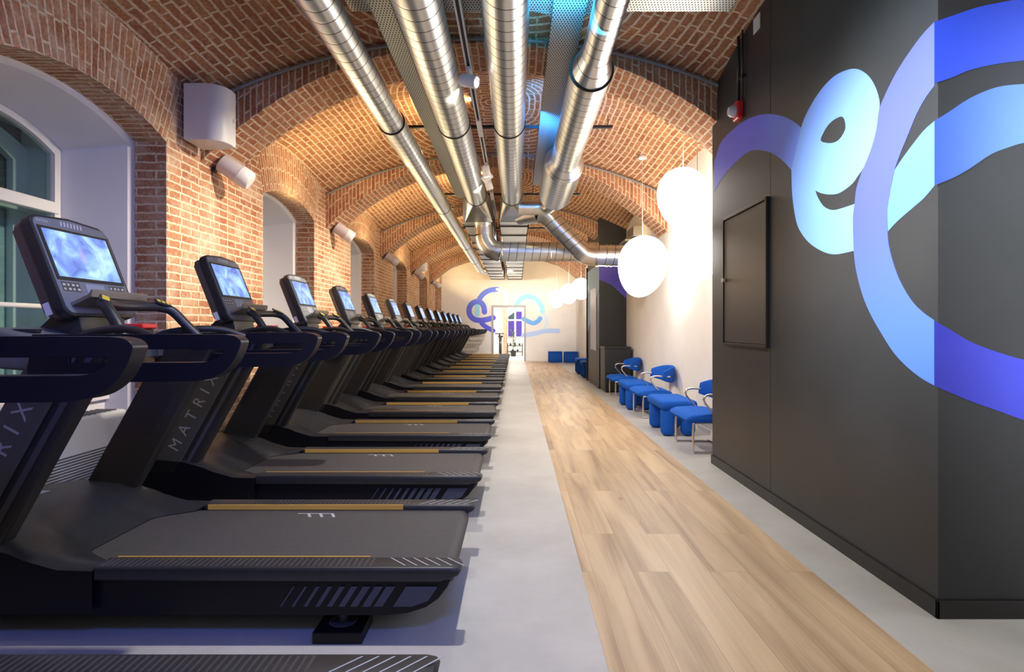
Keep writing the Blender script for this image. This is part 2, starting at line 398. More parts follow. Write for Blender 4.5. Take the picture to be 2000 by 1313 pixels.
# floor
bm = bmesh.new(); box(bm, -3.6, 3.2, -2.2, YE, -.2, 0); struct('floor', bm, CONC)
o = obj('wood_floor_strip', bx(.325, 1.46, -2.2, YE-.02, -.05, .002), WOOD); o['kind'] = 'structure'; o.name = 'floor_oak_strip'
# ceiling vaults
def vault():
    bm = bmesh.new(); ul = bm.loops.layers.uv.verify()
    for k in range(-2, 5):
        y0 = P0+PER*k+RT-PER*0 ; y1 = P0+PER*(k+1)
        if k == 4: y1 = YE+.1
        yc = (P0+PER*k+RT+P0+PER*(k+1))/2; hl = (PER-RT)/2
        nx, ny = 40, 16; x0, x1 = XL-.02, XR+.02
        grid = []
        for j in range(ny+1):
            y = y0-.02+(y1-y0+.04)*j/ny; row = []
            for i in range(nx+1):
                x = x0+(x1-x0)*i/nx
                row.append((bm.verts.new((x, y, barrel(x)+.19*max(0, 1-((y-yc)/hl)**2))), (x-XC, y-yc)))
            grid.append(row)
        for j in range(ny):
            for i in range(nx):
                q = (grid[j][i], grid[j][i+1], grid[j+1][i+1], grid[j+1][i])
                f = bm.faces.new([a[0] for a in q]); f.smooth = True
                for l, a in zip(f.loops, q): l[ul].uv = a[1]
    return bm
struct('ceiling', vault(), MBV)
# transverse ribs
def rib(y):
    bm = bmesh.new(); ul = bm.loops.layers.uv.verify()
    n = 48; x0, x1 = XL-.1, XR+.1; xs = [x0+(x1-x0)*i/n for i in range(n+1)]
    arc = 0; prev = None; rows = []
    for x in xs:
        z = intr(x); 
        if prev: arc += math.hypot(x-prev[0], z-prev[1])
        prev = (x, z); rows.append((x, z, barrel(x)+.08, arc))
    v = {}
    for i, (x, z, zt, a) in enumerate(rows):
        v[i] = [bm.verts.new((x, y, z)), bm.verts.new((x, y+RT, z)), bm.verts.new((x, y+RT, zt)), bm.verts.new((x, y, zt))]
    def face(vs, uvs):
        f = bm.faces.new(vs)
        for l, u in zip(f.loops, uvs): l[ul].uv = u
    for i in range(n):
        A, B = v[i], v[i+1]; a, b = rows[i], rows[i+1]
        face([A[0], A[1], B[1], B[0]], [(0, a[3]), (RT, a[3]), (RT, b[3]), (0, b[3])])
        face([A[0], B[0], B[3], A[3]], [(0, a[3]), (0, b[3]), (b[2]-b[1], b[3]), (a[2]-a[1], a[3])])
        face([A[1], A[2], B[2], B[1]], [(0, a[3]), (a[2]-a[1], a[3]), (b[2]-b[1], b[3]), (0, b[3])])
        face([A[3], B[3], B[2], A[2]], [(0, 0)]*4)
    return bm
for i, k in enumerate(range(-2, 5)):
    struct('trim_%d' % (i+1), rib(P0+PER*k), MBR)
# conduits following the arch of three ribs
for i, k in enumerate((0, 1, 2)):
    y = P0+PER*k
    pts = [(x, y-.022, barrel(x)-.03) for x in [XL+.03+(XR-XL-.06)*j/40 for j in range(41)]]
    bm = bmesh.new(); tube(bm, pts, .014, 8)
    tag(obj('arched_conduit', bm, GREYTUBE, None, True), ['grey conduit curving along the nearest brick rib', 'thin conduit curving along the second brick rib', 'thin conduit curving along the third brick rib'][i], 'conduit', 'conduits on the ribs')

# left wall with arched windows
HW = .81; SPR = 2.67; RISE = .16; PARZ = .66
def archz(t, hw=HW, spr=SPR, rise=RISE):   # t = offset from the window axis
    R = (hw*hw+rise*rise)/(2*rise); return spr+rise-R+math.sqrt(R*R-t*t)
WC = [4.63-.81+PER*k for k in range(-1, 6)]
def left_wall():
    bm = bmesh.new(); ul = bm.loops.layers.uv.verify()
    def face(pts, uvs):
        f = bm.faces.new([bm.verts.new(p) for p in pts])
        for l, u in zip(f.loops, uvs): l[ul].uv = u
    X = XL; TOPZ = 3.62; n = 18; TW = 1.18
    for wi, c in enumerate(WC):
        # fan of voussoirs over the window
        arc = 0; prev = None
        for i in range(n):
            t0 = -HW+2*HW*i/n; t1 = -HW+2*HW*(i+1)/n
            a0, a1 = archz(t0), archz(t1); s0, s1 = t0/HW*TW, t1/HW*TW
            d = math.hypot(t1-t0, a1-a0)*1.2
            h0 = math.hypot(s0-t0, TOPZ-a0); h1 = math.hypot(s1-t1, TOPZ-a1)
            face([(X, c+t0, a0), (X, c+t1, a1), (X, c+s1, TOPZ), (X, c+s0, TOPZ)], [(0, arc), (0, arc+d), (h1, arc+d), (h0, arc)])
            arc += d
            # brick soffit
            face([(X, c+t0, a0), (X-.25, c+t0, a0), (X-.25, c+t1, a1), (X, c+t1, a1)], [(0, arc), (.25, arc), (.25, arc+d), (0, arc+d)])
        # jambs
        for sgn in (-1, 1):
            y = c+sgn*HW
            face([(X, y, 0), (X, y, SPR), (X-.25, y, SPR), (X-.25, y, 0)], [(0, 0), (0, SPR), (.25, SPR), (.25, 0)])
    # piers
    edges = [(-2.2, -2.2)]
    for i in range(len(WC)+1):
        lo = -2.2 if i == 0 else WC[i-1]+HW; hi = YE+.05 if i == len(WC) else WC[i]-HW
        tlo = -2.2 if i == 0 else WC[i-1]+TW; thi = YE+.05 if i == len(WC) else WC[i]-TW
        tlo = min(tlo, YE+.04); 
        face([(X, lo, 0), (X, hi, 0), (X, hi, SPR), (X, lo, SPR)], [(lo, 0), (hi, 0), (hi, SPR), (lo, SPR)])
        face([(X, lo, SPR), (X, hi, SPR), (X, thi, TOPZ), (X, tlo, TOPZ)], [(lo, SPR), (hi, SPR), (thi, TOPZ), (tlo, TOPZ)])
    return bm
struct('wall_left', left_wall(), MB)
# white window recesses (one part per window of the wall's inner shell)
def recess(c):
    bm = bmesh.new()
    n = 18
    # loops: brick inner edge (X=-3.0), plaster lip, window plane
    def loop(x, hw, spr, rise, z0):
        L = [(x, c-hw, z0), (x, c-hw, spr)]
        for i in range(1, n): 
            t = -hw+2*hw*i/n; L.append((x, c+t, archz(t, hw, spr, rise)))
        L += [(x, c+hw, spr), (x, c+hw, z0)]
        return L
    A = loop(XL-.25, HW+.03, SPR+.03, RISE, 0); B = loop(XL-.25, HW-.035, SPR-.02, RISE, 0)
    B2 = loop(XL-.27, HW-.055, SPR-.035, RISE, 0)
    C = loop(XL-.72, HW-.17, SPR-.12, RISE, 0)
    Ls = [[bm.verts.new(p) for p in L] for L in (A, B, B2, C)]
    for a, b in zip(Ls, Ls[1:]):
        for i in range(len(a)-1): bm.faces.new((a[i], a[i+1], b[i+1], b[i]))
    # parapet below the sill
    box(bm, XL-.72, XL-.42, c-HW+.02, c+HW-.02, 0, PARZ)
    box(bm, XL-.72, XL-.39, c-HW+.02, c+HW-.02, PARZ, PARZ+.04)
    return bm
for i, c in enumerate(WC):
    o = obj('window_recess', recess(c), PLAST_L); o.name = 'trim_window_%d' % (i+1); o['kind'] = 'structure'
def glass_mat():
    m = bpy.data.materials.new('window_glass'); m.use_nodes = True; N, L = nt(m); b = N['Principled BSDF']
    out = N['Material Output']; g = N.new('ShaderNodeBsdfGlossy'); g.inputs['Roughness'].default_value = .02
    t = N.new('ShaderNodeBsdfTransparent'); t.inputs[0].default_value = (.86,.91,.89,1)
    mx = N.new('ShaderNodeMixShader'); fr = N.new('ShaderNodeLayerWeight'); pw0 = N.new('ShaderNodeMath'); pw0.operation = 'POWER'; pw0.inputs[1].default_value = 4; L.new(fr.outputs['Facing'], pw0.inputs[0]); pw = N.new('ShaderNodeMath'); pw.operation = 'MULTIPLY_ADD'; pw.inputs[1].default_value = .7; pw.inputs[2].default_value = .05; L.new(pw0.outputs[0], pw.inputs[0])
    L.new(pw.outputs[0], mx.inputs[0]); L.new(t.outputs[0], mx.inputs[1]); L.new(g.outputs[0], mx.inputs[2]); L.new(mx.outputs[0], out.inputs[0])
    return m
GLASS = glass_mat()
TEAL = mat('teal_outer_frame', (.42,.56,.52), .5)
NIGHT = mat('night_glass', (.05,.085,.09), .12)
TEALW = mat('teal_shutter', (.20,.34,.36), .6, noise=.35, nscale=3)
def window(i, c):
    hw = HW-.17; spr = SPR-.12; X = XL-.70
    def ring(bm, x0, x1, inset, w, z0=PARZ+.04, c=c):
        n = 18
        def lp(h, s, zz):
            L = [(c-h, zz), (c-h, s)]
            for k in range(1, n): t = -h+2*h*k/n; L.append((c+t, archz(t, h, s, RISE)))
            return L+[(c+h, s), (c+h, zz)]
        O = lp(hw-inset, spr-inset, z0+inset); I = lp(hw-inset-w, spr-inset-w*.8, z0+inset+w)
        vs = [[bm.verts.new((x, y, z)) for y, z in L] for x in (x0, x1) for L in (O, I)]
        m = len(O)
        for k in range(m):
            k2 = (k+1) % m
            for a, b in ((0, 1), (2, 3), (0, 2), (1, 3)): bm.faces.new((vs[a][k], vs[a][k2], vs[b][k2], vs[b][k]))
    root = bpy.data.objects.new('window_%d' % (i+1), None); COL.objects.link(root); root['kind'] = 'structure'
    bm = bmesh.new(); ring(bm, X-.06, X, 0, .055); obj('window_frame', bm, FRAMEW, root)
    bm = bmesh.new(); box(bm, X-.06, X+.01, c-hw+.02, c+hw-.02, 2.06, 2.145, .006); obj('transom', bm, FRAMEW, root)
    bm = bmesh.new(); box(bm, X-.06, X+.005, c-.05, c+.05, PARZ+.06, 2.10, .006); obj('mullion', bm, FRAMEW, root)
    bm = bmesh.new(); box(bm, X-.035, X-.03, c-hw+.03, c+hw-.03, PARZ+.06, spr+RISE-.05)
    obj('pane', bm, GLASS, root)
    bm = bmesh.new(); ring(bm, X-.30, X-.25, .0, .13); obj('outer_frame', bm, TEAL, root)
    bm = bmesh.new(); box(bm, X-.30, X-.24, c-.06, c+.06, PARZ, spr+RISE-.02); box(bm, X-.3, X-.24, c-hw, c+hw, 2.08, 2.2); obj('outer_mullion', bm, TEAL, root)
    bm = bmesh.new(); box(bm, X-.31, X-.305, c-hw-.1, c+hw+.1, 2.1, spr+RISE+.1); obj('outer_pane', bm, NIGHT, root)
    bm = bmesh.new(); box(bm, X-.31, X-.305, c-hw-.1, c+hw+.1, PARZ-.1, 2.1)
    obj('shutter', bm, TEALW, root)
    bm = bmesh.new(); box(bm, X-.30, X-.06, c-hw-.06, c-hw, PARZ, 3.0); box(bm, X-.30, X-.06, c+hw, c+hw+.06, PARZ, 3.0); box(bm, X-.3, X-.06, c-hw, c+hw, spr+RISE, spr+RISE+.05); obj('outer_reveal', bm, TEAL, root)
    bm = bmesh.new(); tube(bm, [(X+.05, c-hw+.0, 1.36), (X+.05, c+hw, 1.36)], .017, 10); obj('guard_bar', bm, FRAMEW, root)
for i, c in enumerate(WC): window(i, c)

# right wall, end wall
struct('wall_right', bx(XR, XR+.15, -2.2, YE+.1, 0, 3.6), PLAST)
DX0, DX1, DZ = -.84, .30, 1.99
bm = bmesh.new()
box(bm, XL-.3, DX0, YE, YE+.2, 0, 4); box(bm, DX1, XR+.2, YE, YE+.2, 0, 4); box(bm, DX0, DX1, YE, YE+.2, DZ, 4)
struct('wall_end', bm, PLAST)
bm = bmesh.new(); box(bm, DX0-.07, DX0, YE-.015, YE+.2, 0, DZ+.07); box(bm, DX1, DX1+.05, YE-.015, YE+.2, 0, DZ+.07); box(bm, DX0, DX1, YE-.015, YE+.2, DZ, DZ+.07)
o = obj('door_1', bm, [mat('door_casing', (.33,.33,.34), .4)]); o['kind'] = 'structure'
struct('baseboard_end', bx(DX1+.06, XR-.005, YE-.012, YE, 0, .05), PAINTW)
struct('baseboard_right', bx(XR-.012, XR, 5.3, YE-.02, 0, .05), PAINTW)
# back room seen through the door
ROOMW = mat('far_room_plaster', (.82,.79,.72), .9)
YB = 27.0
struct('floor_back_room', bx(-3, 3, YE, YB+.1, -.2, .001), CONC)
struct('wall_back_room', bx(-3, 3, YB, YB+.1, 0, 3.3), ROOMW)
struct('wall_back_room_left', bx(-3.1, -3, YE+.2, YB, 0, 3.3), ROOMW)
struct('wall_back_room_right', bx(3, 3.1, YE+.2, YB, 0, 3.3), ROOMW)
struct('ceiling_back_room', bx(-3, 3, YE+.2, YB+.1, 3.3, 3.4), ROOMW)
bm = bmesh.new(); ul = bm.loops.layers.uv.verify(); box(bm, -.56, -.42, YB-.5, YB, 0, 3.29)
for f in bm.faces:
    for l in f.loops: l[ul].uv = (l.vert.co.x+l.vert.co.y, l.vert.co.z)
o = struct('trim_brick_pier', bm, MB)
root = bpy.data.objects.new('window_9', None); COL.objects.link(root); root['kind'] = 'structure'
PURP = mat('dusk_violet_glass', (.05,.03,.16), .1, emit=(.12,.07,.42), es=.5)
bm = bmesh.new()
prism(bm, [(-.40,.80),(.30,.80),(.30,2.02),(.12,2.05),(-.05,2.02),(-.4,1.75)], YB-.03, YB-.01); obj('window_frame', bm, FRAMEW, root)
for (a, b, c_, d) in ((-.36,-.08,.84,1.55), (0,.26,.84,1.55), (0,.26,1.63,1.98)):
    obj('pane', bx(a, b, YB-.04, YB-.032, c_, d), PURP, root)
bm = bmesh.new(); prism(bm, [(-.36,1.63),(-.08,1.63),(-.08,1.96),(-.36,1.74)], YB-.04, YB-.032); obj('pane', bm, NIGHT, root)

# black partition block on the right with its mural
BX0, BY0, BY1 = 1.75, 2.442, 5.25
prt = bpy.data.objects.new('wall_black_partition', None); COL.objects.link(prt); prt['kind'] = 'structure'
obj('wall_panel', bx(BX0, 3.2, 4.053, BY1, 0, 4.0), BLACKW, prt)
obj('wall_panel', bx(BX0, 3.2, BY0, 4.047, 0, 4.0), BLACKW, prt)
bm = bmesh.new(); box(bm, BX0-.012, BX0, BY0-.012, BY1+.006, 0, .075, .002); box(bm, BX0-.012, 3.2, BY0-.012, BY0, 0, .075, .002); box(bm, BX0, XR, BY1, BY1+.01, 0, .07)
obj('plinth', bm, BLACKB, prt)
hd = obj('service_hatch', bx(BX0-.018, BX0+.01, 4.09, 4.90, 1.09, 2.09, .004), mat('hatch_paint', (.045,.038,.036), .35), prt)
bm = bmesh.new(); box(bm, BX0-.026, BX0+.0, 4.065, 4.085, 1.065, 2.115, .003); box(bm, BX0-.026, BX0, 4.905, 4.925, 1.065, 2.115, .003)
box(bm, BX0-.026, BX0, 4.086, 4.904, 1.065, 1.085, .003); box(bm, BX0-.026, BX0, 4.086, 4.904, 2.095, 2.115, .003); obj('hatch_frame', bm, BLACKB, hd)
bm = bmesh.new(); cyl(bm, (BX0-.018, 4.87, 1.60), (-1, 0, 0), .014, .03, 16, .017); obj('knob', bm, SILV, hd)

def grad_mat(name, ca, cb, axis, a, b, rough=.5):
    m = mat(name, ca, rough); N, L = nt(m); bs = N['Principled BSDF']
    tc = N.new('ShaderNodeTexCoord'); sp = N.new('ShaderNodeSeparateXYZ'); L.new(tc.outputs['Object'], sp.inputs[0])
    mr = N.new('ShaderNodeMapRange'); mr.interpolation_type = 'SMOOTHSTEP'; mr.inputs[1].default_value = a; mr.inputs[2].default_value = b; L.new(sp.outputs[axis], mr.inputs[0])
    mx = N.new('ShaderNodeMix'); mx.data_type = 'RGBA'; L.new(mr.outputs[0], mx.inputs[0]); mx.inputs[6].default_value = (*ca, 1); mx.inputs[7].default_value = (*cb, 1)
    L.new(mx.outputs[2], bs.inputs['Base Color']); return m
DEEP = (.045,.06,.72); PERI = (.16,.20,.85); SKY = (.20,.38,.92); CYAN = (.22,.42,.92)
def LF(px, py):  # traced corner of the mural -> (y,z) on the side face of the block
    y = 1150*BX0/(px-1008); return (y, 1.2+(642-py)*y/1150)
def FF(px, py):
    return ((px-1008)*BY0/1150, 1.2+(642-py)*BY0/1150)
def paint(name, outline, holes, fn, plane, at, m, parent, th=.0015, n=4, straight=()):
    bm = bmesh.new()
    allloops = []
    for lp in [outline]+holes:
        pts = [fn(*p) for p in lp]
        allloops.append(pts)
    es = []
    for pts in allloops:
        vs = [bm.verts.new((at, a, b) if plane == 'x' else (a, at, b)) for a, b in pts]
        es += [bm.edges.new((vs[i], vs[(i+1) % len(vs)])) for i in range(len(vs))]
    r = bmesh.ops.triangle_fill(bm, edges=es, use_beauty=True)
    fs = [g for g in r['geom'] if isinstance(g, bmesh.types.BMFace)]
    ex = bmesh.ops.extrude_face_region(bm, geom=fs)
    d = Vector((-th, 0, 0)) if plane == 'x' else Vector((0, -th, 0))
    bmesh.ops.translate(bm, vec=d, verts=[g for g in ex['geom'] if isinstance(g, bmesh.types.BMVert)])
    return obj(name, bm, m, parent)
def sm(pts, n=4): return catmull(pts, n)
# side face
arcO = sm([(1395.2,315),(1399,305),(1411,274),(1448.5,240),(1479,226),(1505,223),(1531,228),(1551,238),(1565,249.5)])
arcI = sm([(1546,332),(1527,312),(1505,298),(1479,293),(1459,298),(1435,319),(1414,343),(1399,367),(1395.4,375)])
paint('mural_ribbon', arcO+arcI, [], LF, 'x', BX0, grad_mat('mural_blue_arc', (.16,.28,.95), (.11,.13,.95), 1, 3.6, 4.4), prt, .0012)
eO = sm([(1565,249.5),(1575,223),(1599,182),(1627,151),(1654,137),(1675,135),(1695,147),(1709,168),(1717.5,195),(1717.5,216),(1712,254),(1702,291),(1688,326),(1676,344)]) \
   + sm([(1676,344),(1664,360),(1640,377),(1620,380),(1603,377),(1592.5,372)])[1:] + sm([(1592.5,372),(1598,387),(1610,404),(1627,410.5),(1647,406),(1671,398)])[1:] \
   + [(1668,443),(1670,489)] + sm([(1668,490),(1650.6,494),(1632,497),(1614,494),(1592,483),(1574,467),(1559,443),(1552,414),(1547.5,377),(1546,332)])
eH = catmull([(1603,274),(1610,257),(1620,242),(1634,231),(1645.6,228),(1651,238),(1651,254),(1640,272),(1627,279),(1613,279)], 3, True)
paint('mural_letter', eO, [eH], LF, 'x', BX0, grad_mat('mural_cyan_e', CYAN, (.20,.34,.90), 2, 2.0, 2.75), prt, .0015)
rO = sm([(1825.4,43),(1801.5,68.5),(1774,106),(1750,144),(1729.6,185),(1717.5,216),(1712,254),(1702,291),(1688,326),(1680,347),(1673,370),(1669.6,399),(1666.5,425),(1667,460),(1668,489),(1672.5,527),(1683.5,571),(1698,608),(1720,648),(1745.6,688),(1771,715.5),(1800.5,739),(1825.4,753)])
rI = sm([(1825.4,626),(1804,611),(1782,589),(1760,553),(1745.6,516),(1736.5,480),(1734,452),(1734,407),(1736,395),(1740,370),(1748,332),(1760,298),(1774,264),(1791,223),(1808,192),(1825.4,168)])
MRING = grad_mat('mural_periwinkle', (.085,.19,.88), (.10,.12,.80), 2, 1.0, 1.9)
paint('mural_ribbon', rO+rI, [], LF, 'x', BX0, MRING, prt, .0020)
dL = sm([(1748,332),(1764,308),(1784,281),(1805,255),(1825.4,236.5)]) + sm([(1825.4,363),(1805,387),(1777.5,411),(1753.5,432),(1734.7,452)]) + [(1734,430),(1734,407),(1736,395),(1740,370)]
paint('mural_ribbon', dL, [], LF, 'x', BX0, mat('mural_pale_cyan', (.13,.29,.80), .5), prt, .0015)
# front face
F1 = sm([(1825,43),(1860,31),(1911,14),(1962.6,3.4),(2000,-3),(2060,-8)])+sm([(2060,108),(2000,118),(1945.5,125),(1894,137),(1860,151),(1825,163)])
F2 = sm([(1825,236),(1853,219),(1894,192),(1945,171),(2000,164.5),(2060,165)])+sm([(2060,270),(2000,279),(1969.5,288),(1935,301.6),(1894,329),(1860,348),(1825,362)])
F3 = sm([(1825,627),(1855,644),(1892,666),(1936,684),(2000,703),(2060,712)])+sm([(2060,835),(2000,820.5),(1950,803),(1899,785),(1862.6,770),(1825,754)])
paint('mural_ribbon', F1, [], FF, 'y', BY0, grad_mat('mural_deep_blue', (.025,.07,.66), (.035,.09,.74), 0, 1.75, 2.1), prt)
paint('mural_ribbon', F2, [], FF, 'y', BY0, grad_mat('mural_mid_blue', (.05,.13,.82), (.15,.32,.90), 0, 1.7, 2.15), prt)
paint('mural_ribbon', F3, [], FF, 'y', BY0, grad_mat('mural_indigo', (.028,.032,.52), (.05,.065,.75), 0, 1.75, 2.1), prt)
# far black column
fc = bpy.data.objects.new('wall_black_column', None); COL.objects.link(fc); fc['kind'] = 'structure'
CX0, CY0, CY1 = 1.654, 11.74, 13.6
obj('wall_panel', bx(CX0, XR, CY0, CY1, 0, 3.5), BLACKW, fc)
bm = bmesh.new(); prism(bm, [(CX0,2.46),(XR,2.46),(XR,1.80),(CX0+.25,2.07),(CX0,2.18)], CY0-.002, CY0); obj('mural_ribbon', bm, mat('mural_violet', (.10,.08,.68), .5), fc)
bm = bmesh.new(); prism(bm, [(CX0,2.46),(CX0+.25,2.46),(XR,2.36),(XR,2.46)], CY0-.003, CY0-.002); obj('mural_ribbon', bm, mat('mural_light_violet', (.17,.18,.85), .5), fc)
bm = bmesh.new(); prism(bm, [(CY0,2.5),(CY1,2.5),(CY1,1.1),(CY1-.8,1.5),(CY0,2.0)], CX0-.002, CX0, axis='x'); obj('mural_ribbon', bm, mat('mural_pale_blue', (.35,.6,.95), .5), fc)
obj('notice_panel', bx(CX0-.012, CX0-.003, 12.1, 13.0, .75, 2.05), mat('notice_paper', (.62,.68,.9), .4), fc)
bm = bmesh.new(); box(bm, CX0-.01, CX0, CY0-.01, CY1, 0, .05); box(bm, CX0-.01, XR, CY0-.01, CY0, 0, .05); obj('plinth', bm, BLACKB, fc)
bm = bmesh.new(); box(bm, CX0-.03, CX0, CY1, CY1+.03, 0, 2.6); obj('corner_post', bm, DARKMET, fc)

# mural on the end wall: painted strokes of constant width
def stroke(name, pts, w, m, parent, off, n=6):
    P = catmull(pts, n); Y = YE-.001-off
    bm = bmesh.new(); W = []
    for px, py in P: W.append(Vector(((px-1008)*YE/1150, 0, 1.2+(642-py)*YE/1150)))
    r = w*YE/1150/2; L = []; R = []
    N = len(W); out = []
    for i in range(N):
        t = (W[min(i+1, N-1)]-W[max(i-1, 0)]).normalized(); nn = Vector((-t.z, 0, t.x))
        L.append(W[i]+nn*r); R.append(W[i]-nn*r)
    vl = [bm.verts.new((p.x, Y, p.z)) for p in L]; vr = [bm.verts.new((p.x, Y, p.z)) for p in R]
    fs = [bm.faces.new((vl[i], vl[i+1], vr[i+1], vr[i])) for i in range(N-1)]
    for e, sg in ((0, -1), (N-1, 1)):
        c = Vector((W[e].x, Y, W[e].z)); t = (W[1]-W[0]).normalized() if e == 0 else (W[-1]-W[-2]).normalized(); nn = Vector((-t.z, 0, t.x))
        ring = [bm.verts.new(c+(nn*math.cos(q)+t*sg*math.sin(q))*r) for q in [PI*k/10 for k in range(11)]]
        bm.faces.new(ring if sg < 0 else ring[::-1])
    return obj(name, bm, m, parent)
em = bpy.data.objects.new('trim_mural_end', None); COL.objects.link(em); em['kind'] = 'structure'
def E(*pts): return [(860+x/6.667, 560+y/6.667) for x, y in pts]
mB = grad_mat('mural_end_blue', (.09,.10,.80), (.12,.2,.85), 2, 1.2, 2.6)
mC = mat('mural_end_cyan', (.30,.72,.92), .6); mP = mat('mural_end_pale', (.45,.60,.92), .6); mS = mat('mural_end_sky', (.16,.42,.9), .6)
stroke('mural_stroke', E((480,240),(482,300),(478,360)), 10, mC, em, .0)
stroke('mural_stroke', E((510,160),(560,95),(640,50),(740,35)), 10, mB, em, .001)
stroke('mural_stroke', E((740,35),(830,60),(868,130),(850,240)), 6, mat('mural_faded', (.66,.82,.92), .7), em, .0015)
stroke('mural_stroke', E((575,330),(565,260),(530,210),(470,195),(410,225),(375,290),(385,370),(440,425),(520,440),(600,430),(690,405)), 10.5, mB, em, .002)
stroke('mural_stroke', E((540,480),(595,525),(690,575)), 9, mB, em, .001)
stroke('mural_stroke', E((985,250),(1050,160),(1150,130),(1250,165),(1320,260),(1330,320)), 9.5, mC, em, .001)
stroke('mural_stroke', E((1080,420),(1200,475),(1270,450),(1300,415)), 9, mS, em, .003)
stroke('mural_stroke', E((1330,340),(1370,400),(1385,480),(1340,580)), 6, mat('mural_faint', (.62,.74,.9), .7), em, .0)
stroke('mural_stroke', E((1080,635),(1230,610),(1330,585),(1430,575),(1530,578)), 9, mP, em, .002)

# fire alarm, sign and conduit on the black block
al = thing('fire_alarm', 'red fire alarm sounder on the black painted block', 'alarm', (BX0, 4.58, 2.90))
bm = bmesh.new(); box(bm, -.05, 0, -.055, .055, -.075, .06, .012); obj('housing', bm, REDP, al)
bm = bmesh.new(); tube(bm, [(-.05,0,-.01),(-.075,0,-.01),(-.10,0,-.01)], [.045,.045,.03], 20); obj('beacon_lens', bm, WHITEPL, al, True)
bm = bmesh.new(); tube(bm, [(BX0-.02,4.58,2.965),(BX0-.02,4.58,3.75)], .012, 10); tube(bm, [(BX0-.02,4.50,2.965),(BX0-.02,4.50,3.75)], .008, 10)
box(bm, BX0-.03, BX0, 4.48, 4.60, 3.12, 3.14); box(bm, BX0-.03, BX0, 4.48, 4.60, 3.5, 3.52)
tag(obj('alarm_conduit', bm, BLACKB), 'black conduit running up from the red alarm', 'conduit')
tag(obj('wall_sign', bx(BX0-.006, BX0, 4.22, 4.33, 3.36, 3.47), PAINTW), 'small white notice high on the black block', 'sign')

# ------------------------------------------------------------------ ducts
def ring_(bm, c, ax, r, w=.02): cyl(bm, c, ax, r, w, 32)
def duct(name, label, segs, X, Z, gaskets, group='spiral ventilation ducts under the vault', extra=None):
    t = thing(name, label, 'duct', (X, segs[0][0], Z), group)
    y0 = segs[0][0]
    for a, b, r0, r1 in segs:
        bm = bmesh.new(); N = max(2, int((b-a)/.3))
        tube(bm, [(0, a+(b-a)*i/N-y0, 0) for i in range(N+1)], [r0+(r1-r0)*i/N for i in range(N+1)], 40, uv=True, cap=False)
        obj('duct_section', bm, DUCT, t, True)
    for y, r in gaskets:
        bm = bmesh.new(); tube(bm, [(0, y-y0, 0), (0, y-y0+.012, 0)], r, 40); obj('gasket', bm, RUBBER, t)
        bm = bmesh.new(); tube(bm, [(0, y-y0+.012, 0), (0, y-y0+.07, 0)], r-.004, 40); obj('coupling', bm, DUCTP, t, True)
    return t
D1 = duct('ventilation_duct', 'slim spiral duct, leftmost of the four, nearest the windows', [(-1, 5.85, .122, .122), (5.85, 19.9, .128, .128)], -1.235, 3.25,
     [(5.83, .134), (9.9, .133), (14.4, .133), (17.6, .133)])
bm = bmesh.new(); tube(bm, catmull([(0, 20.9, 0), (0, 21.05, -.01), (.08, 21.25, -.03), (.3, 21.4, -.05), (.55, 21.42, -.05)], 6), .128, 28); obj('elbow', bm, DUCTP, D1, True)
D2 = duct('ventilation_duct', 'large spiral duct, second from the left, ending in a flared box', [(-1, 9.35, .16, .16)], -.635, 3.3, [(6.0, .168), (9.3, .168)])
D3 = duct('ventilation_duct', 'large spiral duct, third from the left, in the middle of the ceiling', [(-1, 9.35, .158, .158)], -.07, 3.3, [(6.0, .166), (9.3, .166)])
D4 = duct('ventilation_duct', 'stepped spiral duct on the right with a wide silencer drum', [(-1, 4.25, .105, .105), (4.25, 4.55, .105, .165), (4.55, 6.9, .165, .165), (6.9, 7.1, .165, .24), (7.1, 8.7, .24, .24), (8.7, 8.95, .24, .13)], .58, 3.19,
     [(4.52, .172), (8.95, .14)])
bm = bmesh.new(); tube(bm, catmull([(0, 9.97, 0), (0, 10.25, 0), (-.06, 10.45, -.02), (-.2, 10.52, -.03), (-.55, 10.5, -.03)], 6), .125, 28); obj('elbow', bm, DUCTP, D4, True)
# flared boxes behind ducts 2 and 3 and the rectangular runs to the end wall
def flare(x, y0, r, y1, x0, x1, z0, z1, zc):
    bm = bmesh.new(); n = 32; A = []; B = []
    for j in range(n):
        a = 2*PI*j/n; A.append(bm.verts.new((x+r*math.cos(a), y0, zc+r*math.sin(a))))
    c = [(x1, z1), (x0, z1), (x0, z0), (x1, z0)]; C = [bm.verts.new((p[0], y1, p[1])) for p in c]
    for q in range(4):
        for k in range(8):
            j = (q*8+k+4) % n; 
        # fan from each corner
    for q in range(4):
        s = q*8
        for k in range(8): bm.faces.new((A[(s+k) % n], A[(s+k+1) % n], C[q]))
        bm.faces.new((A[(s+8) % n], C[(q+1) % 4], C[q]))
    return bm
for x, t, x0, x1 in ((-.635, D2, -.86, -.40), (-.07, D3, -.28, .20)):
    bm = flare(x, 9.37, .158, 9.95, x0, x1, 3.0, 3.4, 3.3)
    bmesh.ops.translate(bm, vec=Vector((-x, 1, -3.3)), verts=bm.verts[:]); obj('flared_transition', bm, DUCTP, t)
RECT = mat('rectangular_duct_sheet', (.72,.74,.76), .35, metal=.85)
for i, (x0, x1, lab) in enumerate(((-.90, -.43, 'flat rectangular duct run behind the left flared box'), (-.28, .20, 'flat rectangular duct run behind the middle flared box'))):
    t = thing('rectangular_duct', lab, 'duct', ((x0+x1)/2, 9.96, 3.0), 'rectangular ducts to the end wall')
    bm = bmesh.new(); h = (x1-x0)/2
    box(bm, -h, h, 0, 11.5, 0, .4, .004); obj('duct_body', bm, RECT, t)
    for k in range(12):
        y = .35+k*1.0
        obj('flange', bx(-h-.02, h+.02, y, y+.035, -.02, .42), DARKMET, t)
